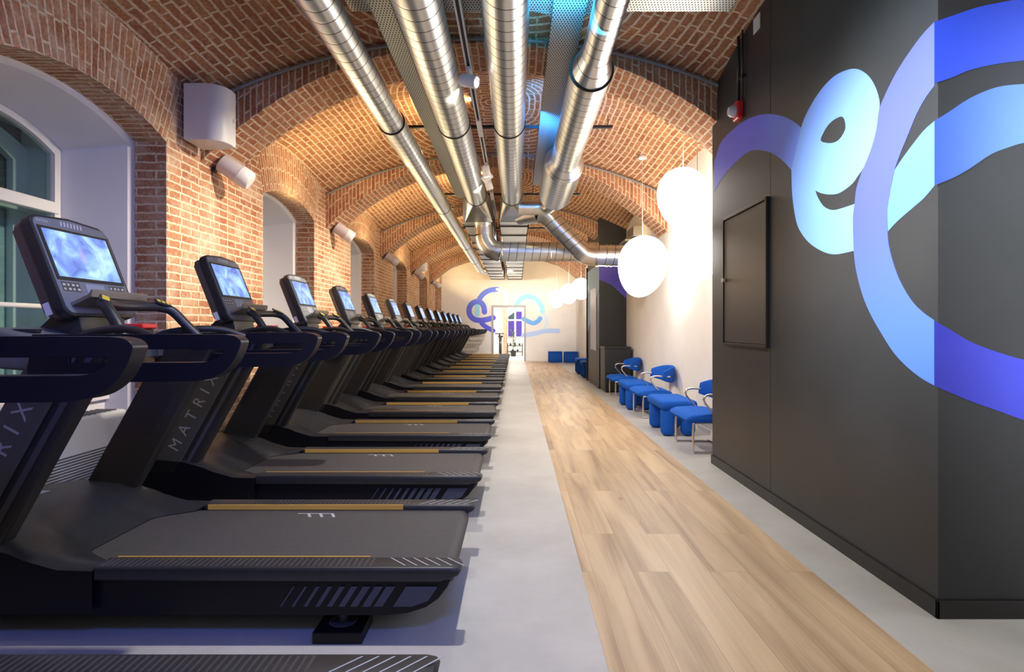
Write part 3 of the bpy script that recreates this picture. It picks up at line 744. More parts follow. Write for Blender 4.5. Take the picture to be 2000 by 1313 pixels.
# crossing ducts to the right-hand unit
t = thing('crossing_duct', 'horizontal spiral duct crossing from the flared box to the right', 'duct', (-.56, 10.35, 3.0))
def seg_tube(name, pts, r, t, uv=True, mat_=None):
    bm = bmesh.new(); tube(bm, pts, r, 32, uv=True, cap=False); return obj(name, bm, mat_ or DUCT, t, True)
seg_tube('riser', [(0,0,0),(0,0,-.16)], .17, t, mat_=DUCTP)
seg_tube('elbow', catmull([(0,0,-.16),(.03,0,-.28),(.13,0,-.40),(.28,0,-.45)], 3), .17, t, mat_=DUCTP)
seg_tube('duct_section', [(.28,0,-.45),(2.0,0,-.45)], .17, t)
bm = bmesh.new(); tube(bm, [(.30,0,-.45),(.325,0,-.45)], .177, 32); tube(bm, [(1.15,0,-.45),(1.17,0,-.45)], .175, 32); obj('gasket', bm, DUCTP, t)
t = thing('crossing_duct', 'diagonal segmented spiral duct dropping to the right-hand unit', 'duct', (.08, 9.7, 3.1))
seg_tube('branch', [(0,.25,0),(.14,.1,0),(.3,0,0)], .155, t, mat_=DUCTP)
seg_tube('elbow', [(.3,0,0),(.42,0,-.04),(.5,0,-.12)], .16, t, mat_=DUCTP)
seg_tube('duct_section', [(.5,0,-.12),(.98,0,-.60)], .155, t)
seg_tube('elbow', catmull([(.98,0,-.60),(1.08,0,-.68),(1.22,0,-.7)], 3), .165, t, mat_=DUCTP)
seg_tube('duct_section', [(1.22,0,-.7),(XR-.10,0,-.7)], .175, t)
for x in (1.24, 1.4, 1.47): 
    bm = bmesh.new(); tube(bm, [(x,0,-.7),(x+.02,0,-.7)], .185, 32); obj('collar', bm, DUCTP, t, True)
t = thing('ventilation_unit', 'grey metal duct fittings bolted on the right wall above the globes', 'duct fitting', (2.0, 10.6, 2.6))
bm = bmesh.new(); box(bm, .05, .2, -.3, .3, .22, .40, .01); box(bm, -.08, .2, -.25, .35, .14, .18, .005); box(bm, -.2, .2, -.3, .2, .02, .06, .005); obj('bracket_frame', bm, DUCTP, t)
bm = bmesh.new(); box(bm, .02, .19, -.2, .2, -.05, .02, .005); obj('mount', bm, DARKMET, t)

# trapeze hangers over the ducts
for i, y in enumerate((3.2, 6.73, 10.1, 13.5, 16.9)):
    t = thing('duct_hanger', ['hanger bar over the ducts in the nearest bay', 'hanger bar over the ducts just past the first rib', 'hanger bar over the ducts beside the flared boxes', 'hanger bar over the flat ducts in the fourth bay', 'hanger bar over the flat ducts near the end wall'][i], 'hanger', (0, y, 3.49), 'hanger bars across the ducts')
    obj('strut', bx(-1.45, 1.1, -.02, .02, 0, .03), DARKMET, t)
    for x in (-1.4, -.92, .29, 1.05):
        top = barrel(x)+.19*max(0, 1-((y-(P0+PER*round((y-3.72)/PER)+RT-PER*1+ (PER-RT)/2))/((PER-RT)/2))**2)
        bm = bmesh.new(); tube(bm, [(x, 0, .03), (x, 0, max(.06, barrel(x)+.05-3.49))], .005, 8); obj('drop_rod', bm, DARKMET, t)

# cable trays
def tray(name, label, x0, x1, y0, y1, z, along='y'):
    t = thing(name, label, 'cable tray', ((x0+x1)/2, (y0+y1)/2, z), 'perforated cable trays')
    hx, hy = (x1-x0)/2, (y1-y0)/2
    obj('tray_base', bx(-hx, hx, -hy, hy, 0, .003), TRAY, t)
    if along == 'y':
        for s in (-1, 1): obj('side_flange', bx(s*hx-.002, s*hx+.002, -hy, hy, .003, .06), TRAY, t)
    else:
        for s in (-1, 1): obj('side_flange', bx(-hx, hx, s*hy-.002, s*hy+.002, .003, .06), TRAY, t)
    return t
tray('cable_tray', 'dark perforated cable tray left of the large duct', -1.0, -.85, -1, 9.9, 3.40)
tray('cable_tray', 'wide perforated cable tray glowing blue beside the right duct', .26, .49, -1, 9.2, 3.44)
tray('cable_tray', 'crosswise perforated cable tray reaching the black block', -1.2, 1.55, 3.95, 4.28, 3.505, 'x')
# rounded corner plates of the tray junction
for i, (x, y, s) in enumerate(((.26, 4.28, -1), (.49, 4.28, 1))):
    bm = bmesh.new(); pr = [(x, y), (x+s*.12, y)]+[(x+s*(.12-.12*math.sin(a)), y+.12-.12*math.cos(a)) for a in [k*PI/12 for k in range(1, 6)]]+[(x, y+.12)]
    prism(bm, pr, 3.50, 3.503, axis='z')
    tag(obj('tray_gusset', bm, TRAY), ['rounded corner plate of the tray crossing, left side', 'rounded corner plate of the tray crossing, right side'][i], 'tray plate', 'tray corner plates')
# lighting track with spots
tk = thing('lighting_track', 'white twin lighting track hung between the two middle ducts', 'lighting track', (-.385, 0, 3.32))
bm = bmesh.new(); box(bm, -.024, -.012, -1, 11.4, 0, .03); box(bm, .012, .024, -1, 11.4, 0, .03); obj('rail', bm, TRACKW, tk)
obj('rail_core', bx(-.012, .012, -1, 11.4, .012, .03), BLACKB, tk)
for y in (1.2, 4.6, 8.0, 11.4):
    bm = bmesh.new(); tube(bm, [(0, y, .03), (0, y, .48)], .0025, 6); obj('hanging_wire', bm, DARKMET, tk)
for y in (.8, 3.1, 6.0, 9.2): obj('joint_cover', bx(-.027, .027, y, y+.5, -.006, .032, .004), TRACKW, tk)
def tspot(i, y, aim, lab):
    t = thing('track_spotlight', lab, 'spotlight', (-.385, y, 3.32), 'spotlights on the track')
    obj('adapter', bx(-.02, .02, -.05, .05, -.03, 0, .004), TRACKW, t)
    bm = bmesh.new(); tube(bm, [(0, 0, -.03), (0, 0, -.07)], .008, 8); obj('stem', bm, TRACKW, t)
    d = Vector(aim).normalized(); c = Vector((0, 0, -.10)); a = c-d*.07; b = c+d*.075
    bm = bmesh.new(); tube(bm, [a, a+d*.008, b-d*.004, b, b, b-d*.02], [.045, .052, .052, .05, .042, .042], 28); obj('lamp_body', bm, TRACKW, t, True)
    bm = bmesh.new(); tube(bm, [b-d*.019, b-d*.014], [.041, .041], 28); obj('lens', bm, BULB, t)
    return t
tspot(0, 4.80, (.85, -.35, -.3), 'white cylinder spotlight nearest on the track, lit lens facing right')
tspot(1, 7.55, (.2, .1, -1), 'white cylinder spotlight in the middle of the track, pointing down')
tspot(2, 7.85, (-.7, .1, -.6), 'white cylinder spotlight turned left, just behind the middle one')
tspot(3, 8.25, (.3, .3, -1), 'white cylinder spotlight, farthest of the cluster of three')

# ------------------------------------------------------------------ wall speakers
def box_speaker(y, lab):
    t = thing('box_speaker', lab, 'speaker', (XL, y, 2.74), 'white box loudspeakers on the piers')
    bm = bmesh.new(); pr = [(.045, -.13), (.215, -.13)]+[(.215+.145*math.sin(a), .02-.15*math.cos(a)) for a in [k*PI/16 for k in range(1, 9)]]+[(.36,.10),(.22,.16),(.045,.16)]
    prism(bm, pr, 0, .46, .006, 2, axis='z'); obj('cabinet', bm, WHITEPL, t, True)
    obj('wall_bracket', bx(0, .052, -.06, .06, .12, .34), DARKMET, t)
    obj('badge', bx(.355, .362, .05, .075, .2, .23), SILV, t)
box_speaker(4.92, 'large white box loudspeaker on the nearest pier')
box_speaker(15.75, 'white box loudspeaker on a far pier near the end wall')
ords = ['nearest', 'second nearest', 'third nearest', 'fourth nearest', 'farthest']
for i in range(5):
    y = 5.35+PER*i
    t = thing('projector_speaker', 'white cylindrical speaker on a brick pier, %s of the five' % ords[i], 'speaker', (XL, y, 2.68), 'cylindrical speakers on the piers')
    d = Vector((.72, .22, -.5)).normalized(); a = Vector((.09, 0, .02))
    bm = bmesh.new(); tube(bm, [a-d*.03, a-d*.015, a+d*.16], [.06, .085, .088], 28); obj('housing', bm, mat('speaker_mauve', (.52,.47,.50), .45) if i == 0 else bpy.data.materials['speaker_mauve'], t, True)
    bm = bmesh.new(); tube(bm, [a+d*.16, a+d*.165, a+d*.26, a+d*.275], [.088, .092, .088, .075], 28); obj('front_grille', bm, WHITEPL, t, True)
    bm = bmesh.new(); box(bm, 0, .015, -.04, .04, -.06, .07, .003); tube(bm, [(.01, 0, .0), a], .012, 8); obj('wall_bracket', bm, DARKMET, t)

# ------------------------------------------------------------------ radiator (fan coil) under the first window
t = thing('fan_coil_heater', 'white floor-standing heater with grilles under the nearest window', 'heater', (-2.92, 3.55, .02))
bm = bmesh.new(); box(bm, -.10, .10, -.72, .72, .08, .60, .02, 3); obj('casing', bm, RADW, t, True)
bm = bmesh.new()
for k in range(15): box(bm, .099, .103, -.68, .66, .11+k*.018, .119+k*.018)
obj('front_grille', bm, RADS, t)
bm = bmesh.new()
for k in range(26): box(bm, -.07, .07, -.62+k*.05, -.60+k*.05, .601, .607)
obj('top_grille', bm, RADS, t)
for y in (-.6, .6): obj('foot', bx(-.06, .06, y-.04, y+.04, -.02, .08), RADW, t)

# ------------------------------------------------------------------ treadmills
def slope_pt(z): return -2.34+.553*(z-.226)
R0 = (-1.2, 0, 0)
def build_treadmill():
    T = bpy.data.objects.new('treadmill', None); COL.objects.link(T); T.location = (-1.2, 0, 0)
    W = .455
    sh = lambda bm: (bmesh.ops.translate(bm, vec=Vector((1.2, 0, 0)), verts=bm.verts[:]), bm)[1]
    # body under the belt
    bm = bmesh.new()
    prof = [(-2.48,.092),(-.50,.092),(-.42,.098),(-.35,.12),(-.30,.155),(-.265,.20),(-.25,.232),(-2.48,.232)]
    prism(bm, prof, -.43, .43, .006, 2); obj('deck_frame', sh(bm), BODY, T)
    # slanted grille inserts near the rear of each side
    for s in (-1, 1):
        bm = bmesh.new()
        y0, y1 = (s*.4305, s*.436) if s > 0 else (-.436, -.4305)
        for k in range(9):
            x = -.86+k*.045; wd = .006+.0036*k; sl = .05
            prism(bm, [(x-sl, .128), (x-sl+wd, .128), (x+wd, .205), (x, .205)], y0, y1)
        prism(bm, [(-.475,.128),(-.40,.128),(-.34,.15),(-.305,.20),(-.305,.205),(-.425,.205)], y0, y1)
        obj('side_grille', sh(bm), mat('grille_slate', (.045,.05,.08), .4) if s < 0 else bpy.data.materials['grille_slate'], T)
    # belt
    bm = bmesh.new(); box(bm, -1.95, -.285, -.345, .345, .240, .258)
    tube(bm, [(-.285, -.345, .218), (-.285, .345, .218)], .040, 24); belt = obj('running_belt', sh(bm), BELT, T, True)
    bm = bmesh.new(); x = -1.02; y = .265   # comb mark printed on the belt
    box(bm, x-.09, x+.09, y+.022, y+.03, .2585, .2588)
    for k, dx in enumerate((-.03, .03, .09)):
        prism(bm, [(x+dx-.012, y+.024), (x+dx+.003, y+.024), (x+dx+.028, y-.03), (x+dx+.013, y-.03)], .2585, .2588, axis='z')
    obj('printed_mark', sh(bm), SILV, belt)
    # foot rails
    for s in (-1, 1):
        bm = bmesh.new(); y0, y1 = (s*.345, s*W) if s > 0 else (-W, -.345)
        pr = [(-1.62,.232),(-.29,.232),(-.25,.238),(-.222,.252),(-.212,.268),(-.222,.281),(-.25,.286),(-1.62,.286)]
        prism(bm, pr, y0, y1, .012, 3); fr = obj('foot_rail', sh(bm), DARKPL, T, True)
        bm = bmesh.new(); yy = s*.345
        box(bm, -1.595, -.585, min(yy-s*.003, yy+s*.004), max(yy-s*.003, yy+s*.004), .262, .2875); obj('accent_strip', sh(bm), GOLD, fr)
        bm = bmesh.new()
        for k in range(6):
            x = -.50+k*.045
            prism(bm, [(x, s*.36), (x+.006, s*.36), (x+.075, s*.435), (x+.069, s*.435)], .286, .2872, axis='z')
        obj('grip_lines', sh(bm), SILV, fr)
        bm = bmesh.new()
        for k in range(60):
            x = -1.60+k*.022
            if x < -.55: box(bm, x, x+.008, *sorted((s*.362, s*.440)), .286, .2866)
        obj('grip_ribs', sh(bm), GREYPL, fr)
    # motor cover
    bm = bmesh.new(); NY, NX = 28, 20
    def hz(x):
        t = [(-1.60,.284),(-1.75,.287),(-1.855,.315),(-1.97,.358),(-2.08,.385),(-2.25,.40),(-2.40,.385),(-2.50,.34)]
        if x >= t[0][0]: return t[0][1]
        for (a, za), (b, zb) in zip(t, t[1:]):
            if b <= x <= a:
                f = (x-a)/(b-a); f = f*f*(3-2*f)*.5+f*.5; return za+(zb-za)*f
        return t[-1][1]
    g = []
    for j in range(NY+1):
        y = -W+2*W*j/NY; a = abs(y)
        if a < .20: xr = -1.80
        elif a < .37: f = (a-.20)/.17; f = f*f*(3-2*f); xr = -1.80+.18*f
        else: xr = -1.62
        row = []
        for i in range(NX+1):
            f = i/NX; x = xr+(-2.52-xr)*f
            z = hz(x)
            if a < .37: z = z*1.0+(.262-hz(xr))*(1-f)**4*(1 if a < .34 else (.37-a)/.03)
            z += .03*(1-(y/W)**2)*min(1, f*2.0)
            if a > .43: z -= .012*(a-.43)/.025
            row.append(bm.verts.new((x, y, z)))
        g.append(row)
    for j in range(NY):
        for i in range(NX): bm.faces.new((g[j][i], g[j+1][i], g[j+1][i+1], g[j][i+1]))
    # skirts
    def skirt(vs, z):
        lo = [bm.verts.new((v.co.x, v.co.y, z)) for v in vs]
        for i in range(len(vs)-1): bm.faces.new((vs[i], vs[i+1], lo[i+1], lo[i])).material_index = 1
    skirt(g[0], .11); skirt(g[-1], .11); skirt([g[j][-1] for j in range(NY+1)], .11)
    skirt([g[j][0] for j in range(NY+1)], .25)
    mc = obj('motor_cover', sh(bm), [DARKPL, BODY], T, True)
    bm = bmesh.new(); prism(bm, [(-2.42,-.12),(-2.24,-.16),(-2.22,.10),(-2.40,.13)], .415, .428, axis='z'); obj('rating_plate', sh(bm), mat('rating_plate', (.42,.43,.42), .45), mc)
    # lower side strip of cover and floor-level parts
    for s in (-1, 1):
        # uprights: metal core with a printed outer cover
        bm = bmesh.new(); zb, zt = .30, 1.15
        a, b = (s*.36, s*.435) if s > 0 else (-.435, -.36)
        prism(bm, [(slope_pt(zb)+.005, zb), (slope_pt(zb)+.275, zb), (slope_pt(zt)+.275, zt), (slope_pt(zt)+.005, zt)], a, b, .012, 2)
        up = obj('upright', sh(bm), BROWNM, T)
        bm = bmesh.new(); a, b = (s*.436, s*W) if s > 0 else (-W, -.436)
        prism(bm, [(slope_pt(zb), zb), (slope_pt(zb)+.18, zb), (slope_pt(zt)+.18, zt), (slope_pt(zt), zt)], a, b, .008, 2)
        obj('side_cover', sh(bm), mat('cover_graphite', (.07,.068,.065), .38, metal=.2) if s < 0 else bpy.data.materials['cover_graphite'], up)
        bm = bmesh.new(); a, b = (s*.436, s*.441) if s > 0 else (-.441, -.436)
        prism(bm, [(slope_pt(zb)+.21, zb+.01), (slope_pt(zb)+.235, zb+.01), (slope_pt(zt)+.235, zt), (slope_pt(zt)+.21, zt)], a, b)
        obj('cable_channel', sh(bm), GREYPL, up)
        # lettering running up the cover
        sl = math.atan2(1, .553); zc = .68; xc = slope_pt(zc)+.09
        M = Matrix.Translation((xc+1.2, s*(W+.0006), zc))
        if s < 0: R = Matrix.Rotation(-(sl), 4, 'Y') @ Matrix.Rotation(PI/2, 4, 'X')
        else: R = Matrix.Rotation(PI-sl, 4, 'Y') @ Matrix.Rotation(PI/2, 4, 'X') @ Matrix.Rotation(PI, 4, 'Z') if False else Matrix.Rotation(-sl, 4, 'Y') @ Matrix.Rotation(PI/2, 4, 'X') @ Matrix.Rotation(PI, 4, 'Y')
        text_mesh('MATRIX', .095, LETTER, 'lettering', M @ R, up, .0006, 1.8)
        # handrail
        out = [(-1.84,1.178),(-1.30,1.179)]+catmull([(-1.11,1.178),(-1.07,1.172),(-1.047,1.155),(-1.05,1.128),(-1.072,1.08),(-1.106,1.04),(-1.155,1.012),(-1.225,.999)], 3)+[(-1.5,.996),(-1.80,.996),(-1.86,1.03)]
        inn = [(-1.70,1.120),(-1.12,1.121)]+catmull([(-1.112,1.112),(-1.125,1.094),(-1.155,1.078),(-1.20,1.071)], 3)+[(-1.5,1.069),(-1.70,1.069)]
        bm = bmesh.new(); es = []; ya, yb = sorted((s*.400, s*.468))
        for lp in (out, inn):
            vs = [bm.verts.new((x, ya, z)) for x, z in lp]; es += [bm.edges.new((vs[q], vs[(q+1) % len(vs)])) for q in range(len(vs))]
        r = bmesh.ops.triangle_fill(bm, edges=es, use_beauty=True); fs = [g_ for g_ in r['geom'] if isinstance(g_, bmesh.types.BMFace)]
        ex = bmesh.ops.extrude_face_region(bm, geom=fs)
        bmesh.ops.translate(bm, vec=Vector((0, yb-ya, 0)), verts=[g_ for g_ in ex['geom'] if isinstance(g_, bmesh.types.BMVert)])
        hr = obj('handrail', sh(bm), RAILM, T, True)
        md = hr.modifiers.new('bevel', 'BEVEL'); md.width = .014; md.segments = 4; md.limit_method = 'ANGLE'; md.angle_limit = math.radians(50)
    # crossbeam / dashboard
    bm = bmesh.new(); prof = [(-2.32,1.06),(-1.90,1.03),(-1.84,1.06),(-1.83,1.115),(-1.90,1.165),(-2.05,1.205),(-2.2,1.20),(-2.32,1.13)]
    prism(bm, prof, -.39, .39, .02, 3); dash = obj('dashboard', sh(bm), mat('dashboard_grey', (.11,.12,.13), .35), T, True)
    for s in (-1, 1):
        bm = bmesh.new(); lathe(bm, [(.048,0),(.052,.012),(.044,.014),(.040,.004)], (-2.0+1.2, s*.30, 1.185), 24); obj('cup_holder', bm, DARKPL, dash, True)
    # console
    A = Vector((-1.885, 0, 1.255)); B = Vector((-2.055, 0, 1.69)); u = (B-A).normalized(); nrm = Vector((u.z, 0, -u.x)); H = (B-A).length
    M = Matrix(((0, u.x, nrm.x, A.x+1.2), (1, 0, 0, 0), (0, u.z, nrm.z, A.z), (0, 0, 0, 1)))   # local: x=width(y), y=up, z=normal
    def rrect(w, h0, h1, r, top=0, n=5):
        P = []
        for cx, cy, a0 in ((w-r, h1-r, 0), (-w+r, h1-r, PI/2), (-w+r, h0+r, PI), (w-r, h0+r, 1.5*PI)):
            for k in range(n+1):
                a = a0+PI/2*k/n; P.append((cx+r*math.cos(a), cy+r*math.sin(a)))
            if top and a0 == 0: P.append((0, h1+top))
        return P
    bm = bmesh.new(); prism(bm, rrect(.235, 0, H, .045, .018), -.045, 0, .008, 2, 'z', M); con = obj('console', bm, DARKPL, T, True)
    bm = bmesh.new(); prism(bm, rrect(.222, .01, H-.01, .04, .012), -.095, -.045, .018, 3, 'z', M); obj('back_shell', bm, mat('shell_taupe', (.09,.07,.06), .45), con, True)
    bm = bmesh.new(); prism(bm, rrect(.222, .012, H-.012, .036, .014), .0, .003, 0, 2, 'z', M); obj('face_plate', bm, mat('console_face', (.13,.15,.19), .3), con)
    bm = bmesh.new(); box(bm, -.212, .212, .165, .415, .003, .006, M=M); bez = obj('screen_bezel', bm, BLACKB, con)
    bm = bmesh.new(); box(bm, -.196, .196, .18, .402, .006, .0075, M=M); obj('screen', bm, SCREEN, con)
    KEYM = mat('key_print', (.45,.46,.44), .5)
    for sx in (-1, 1):
        bm = bmesh.new(); box(bm, *sorted((sx*.095, sx*.20)), .112, .156, .003, .0036, M=M); kp = obj('keypad', bm, GREYPL, con)
        bm = bmesh.new()
        for k in range(4):
            for j in range(2): box(bm, sx*(.108+k*.026)-.008, sx*(.108+k*.026)+.007-.004*((k+j) % 2), .118+j*.02, .128+j*.02, .0036, .0045, M=M)
        obj('key_marks', bm, KEYM, kp)
    bm = bmesh.new(); box(bm, -.06, .06, .10, .155, .003, .0045, M=M); obj('centre_panel', bm, mat('centre_panel', (.22,.26,.34), .3), con)
    text_mesh('MATRIX', .016, SILV, 'lettering', M @ Matrix.Translation((-.17, H-.028, .0034)), con, .0003, 1.2)
    bm = bmesh.new()
    for k in range(7): prism(bm, [(-.07+k*.02, H-.035), (-.062+k*.02, H-.035), (-.056+k*.02, H-.012), (-.064+k*.02, H-.012)], .003, .0045, axis='z', M=M)
    obj('speaker_slots', bm, SILV, con)
    bm = bmesh.new(); prism(bm, [(.0035,.045),(.095,.05),(.11,.075),(.105,.082),(.088,.062),(.0035,.06)], -.19, .19, .002, 1, 'x', M @ Matrix(((1,0,0,0),(0,0,1,0),(0,1,0,0),(0,0,0,1)))); obj('accessory_tray', bm, mat('tray_pewter', (.30,.28,.25), .3, metal=.7), con)
    bm = bmesh.new(); prism(bm, [(-.2345, -.036), (-.2345, -.07), ], 0, .01) if False else box(bm, -.2245, -.2225, .03, .085, -.088, -.06, M=M); obj('sticker', bm, PAINTW, con)
    bm = bmesh.new(); prism(bm, [(-2.12,1.16),(-1.88,1.16),(-1.90,1.265),(-2.0,1.275)], -.15, .15, .01, 2); obj('console_neck', sh(bm), DARKPL, T, True)
    # front grip bar with keypads
    pts = catmull([(-1.62,-.27,1.155),(-1.66,-.255,1.22),(-1.715,-.235,1.285),(-1.76,-.20,1.305),(-1.80,-.10,1.305),(-1.81,0,1.303),(-1.80,.10,1.305),(-1.76,.20,1.305),(-1.715,.235,1.285),(-1.66,.255,1.22),(-1.60,.27,1.155)], 5)
    pts = [(x+1.2, y, z) for x, y, z in pts]
    bm = bmesh.new(); tube(bm, pts, .023, 16); gb = obj('grip_bar', bm, DARKPL, T, True)
    for s in (-1, 1):
        bm = bmesh.new(); box(bm, -.022, .022, -.038, .038, -.006, .006, .003, M=Matrix.Translation((-1.745+1.2, s*.205, 1.325)) @ Matrix.Rotation(.5, 4, 'Y') @ Matrix.Rotation(-s*.7, 4, 'Z')); kp = obj('thumb_keypad', bm, DARKPL, gb)
        bm = bmesh.new()
        for k in range(3): box(bm, -.014, .014, -.03+k*.022, -.016+k*.022, .006, .0075, M=Matrix.Translation((-1.745+1.2, s*.205, 1.325)) @ Matrix.Rotation(.5, 4, 'Y') @ Matrix.Rotation(-s*.7, 4, 'Z'))
        obj('keys', bm, YELP, kp)
        # inner support arms running from rail to dashboard
        pts = catmull([(-1.42,s*.38,1.155),(-1.52,s*.35,1.192),(-1.64,s*.30,1.198),(-1.78,s*.27,1.175),(-1.86,s*.26,1.13)], 4)
        bm = bmesh.new(); tube(bm, [(x+1.2, y, z) for x, y, z in pts], .017, 12); obj('support_arm', bm, DARKPL, T, True)
    bm = bmesh.new(); box(bm, -1.80+1.2, -1.70+1.2, -.06, .06, 1.155, 1.20, .006); box(bm, -1.90+1.2, -1.78+1.2, -.03, .03, 1.10, 1.17); sb = obj('stop_button_housing', bm, DARKPL, T)
    obj('stop_button', bx(-1.79+1.2, -1.68+1.2, -.055, .055, 1.20, 1.222, .006), REDP, sb)
    # feet
    for x in (-.68, -2.25):
        for s in (-1, 1):
            bm = bmesh.new(); box(bm, x-.095+1.2, x+.095+1.2, *sorted((s*.30, s*.47)), 0, .045, .004); ft = obj('leveling_foot', bm, BODY, T)
            bm = bmesh.new(); lathe(bm, [(.05,0),(.055,.004),(.048,.006),(.045,.002)], (x+1.2, s*.385, .045), 24); cyl(bm, (x+1.2, s*.385, .045), (0,0,1), .018, .06, 16); obj('leveling_screw', bm, GREYPL, ft)
    return T
def screen_mat():
    m = bpy.data.materials.new('screen_picture'); m.use_nodes = True; N, L = nt(m); b = N['Principled BSDF']
    b.inputs['Base Color'].default_value = (.02,.02,.03,1); b.inputs['Roughness'].default_value = .15
    tc = N.new('ShaderNodeTexCoord'); mp = N.new('ShaderNodeMapping'); mp.inputs['Scale'].default_value = (9, 6, 7); L.new(tc.outputs['Object'], mp.inputs[0])
    oi = N.new('ShaderNodeObjectInfo'); ad = N.new('ShaderNodeVectorMath'); ad.operation = 'ADD'; L.new(mp.outputs[0], ad.inputs[0]); L.new(oi.outputs['Random'], ad.inputs[1])
    n = N.new('ShaderNodeTexNoise'); n.inputs['Scale'].default_value = 1.2; n.inputs['Detail'].default_value = 7; n.inputs['Distortion'].default_value = 1.5; L.new(ad.outputs[0], n.inputs['Vector'])
    cr = N.new('ShaderNodeValToRGB'); L.new(n.outputs['Fac'], cr.inputs[0]); e = cr.color_ramp.elements
    e[0].position = .3; e[0].color = (.10,.16,.55,1); e[1].position = .72; e[1].color = (.50,.80,1,1); x = e.new(.5); x.color = (.22,.40,.95,1)
    sp = N.new('ShaderNodeSeparateXYZ'); L.new(tc.outputs['Object'], sp.inputs[0])
    g = N.new('ShaderNodeMapping'); g.inputs['Location'].default_value = (8.6, .2, -14.2); g.inputs['Scale'].default_value = (10, 26, 9.5); L.new(tc.outputs['Object'], g.inputs[0])
    gr = N.new('ShaderNodeTexGradient'); gr.gradient_type = 'SPHERICAL'; L.new(g.outputs[0], gr.inputs[0])
    mg = N.new('ShaderNodeMath'); mg.operation = 'MULTIPLY'; mg.use_clamp = True; L.new(gr.outputs['Fac'], mg.inputs[0]); mg.inputs[1].default_value = 1.6
    mx = N.new('ShaderNodeMix'); mx.data_type = 'RGBA'; L.new(mg.outputs[0], mx.inputs[0]); L.new(cr.outputs[0], mx.inputs[6]); mx.inputs[7].default_value = (.72,.35,.62,1)
    L.new(mx.outputs[2], b.inputs['Emission Color']); b.inputs['Emission Strength'].default_value = .95
    return m
SCREEN = screen_mat()
TM = build_treadmill()
kids_index()
ORD = ['nearest', 'second', 'third', 'fourth', 'fifth', 'sixth', 'seventh', 'eighth', 'ninth', 'tenth', 'eleventh', 'twelfth', 'thirteenth', 'fourteenth', 'farthest']
for k in range(15):
    o = TM if k == 0 else copy_tree(TM)
    o.location = (-1.2, 2.705+1.40*(k-1) if k else 1.205, 0)
    if k == 0: lab = 'black treadmill cut off by the bottom left corner, nearest of the row'
    elif k == 14: lab = 'black treadmill at the far end of the row, by the end wall'
    else: lab = 'black treadmill with a blue lit screen, %s from the near end of the row' % ORD[k]
    tag(o, lab, 'treadmill', 'treadmills in a row under the windows')

# ------------------------------------------------------------------ pendant globes
def pendant(x, y, z, rx, rz, lab, tilt=.12, grp='white glowing pendant globes'):
    t = thing('pendant_lamp', lab, 'pendant lamp', (x, y, z), grp)
    prof = []
    for k in range(25):
        a = PI*k/24; r = math.sin(a); zz = -math.cos(a)
        prof.append((max(.001, rx*r*(1+.12*zz)), rz*zz))
    bm = bmesh.new(); lathe(bm, prof, n=40, M=Matrix.Rotation(tilt, 4, 'Y')); obj('globe', bm, GLOBE, t, True)
    ry = ((y-(P0+RT)) % PER); yc = (PER-RT)/2
    top = (barrel(x)+.19*max(0, 1-((ry-yc)/yc)**2) if ry < PER-RT else intr(x)) - z
    bm = bmesh.new(); tube(bm, [(0, 0, rz*.97), (0, 0, top-.01)], .004, 8); obj('cord', bm, PAINTW, t)
    bm = bmesh.new(); lathe(bm, [(.05, top-.03), (.06, top-.02), (.055, top+.01)], n=24); obj('canopy', bm, PAINTW, t)
pendant(1.69, 7.88, 2.03, .325, .415, 'big glowing pebble-shaped lamp hanging lowest, left of the white group', .2)
pendant(1.76, 6.20, 2.56, .262, .335, 'glowing pebble-shaped lamp hanging highest, beside the black block', -.15)
pendant(1.80, 5.85, 1.93, .235, .265, 'glowing pebble-shaped lamp half hidden behind the black block edge', .1)
pendant(1.25, 18.2, 2.12, .24, .28, 'far glowing globe near the end wall, leftmost of three', 0)
pendant(1.55, 17.3, 2.22, .26, .3, 'far glowing globe near the end wall, middle of three', 0)
pendant(1.80, 16.3, 2.3, .26, .3, 'far glowing globe near the end wall, rightmost of three', 0)

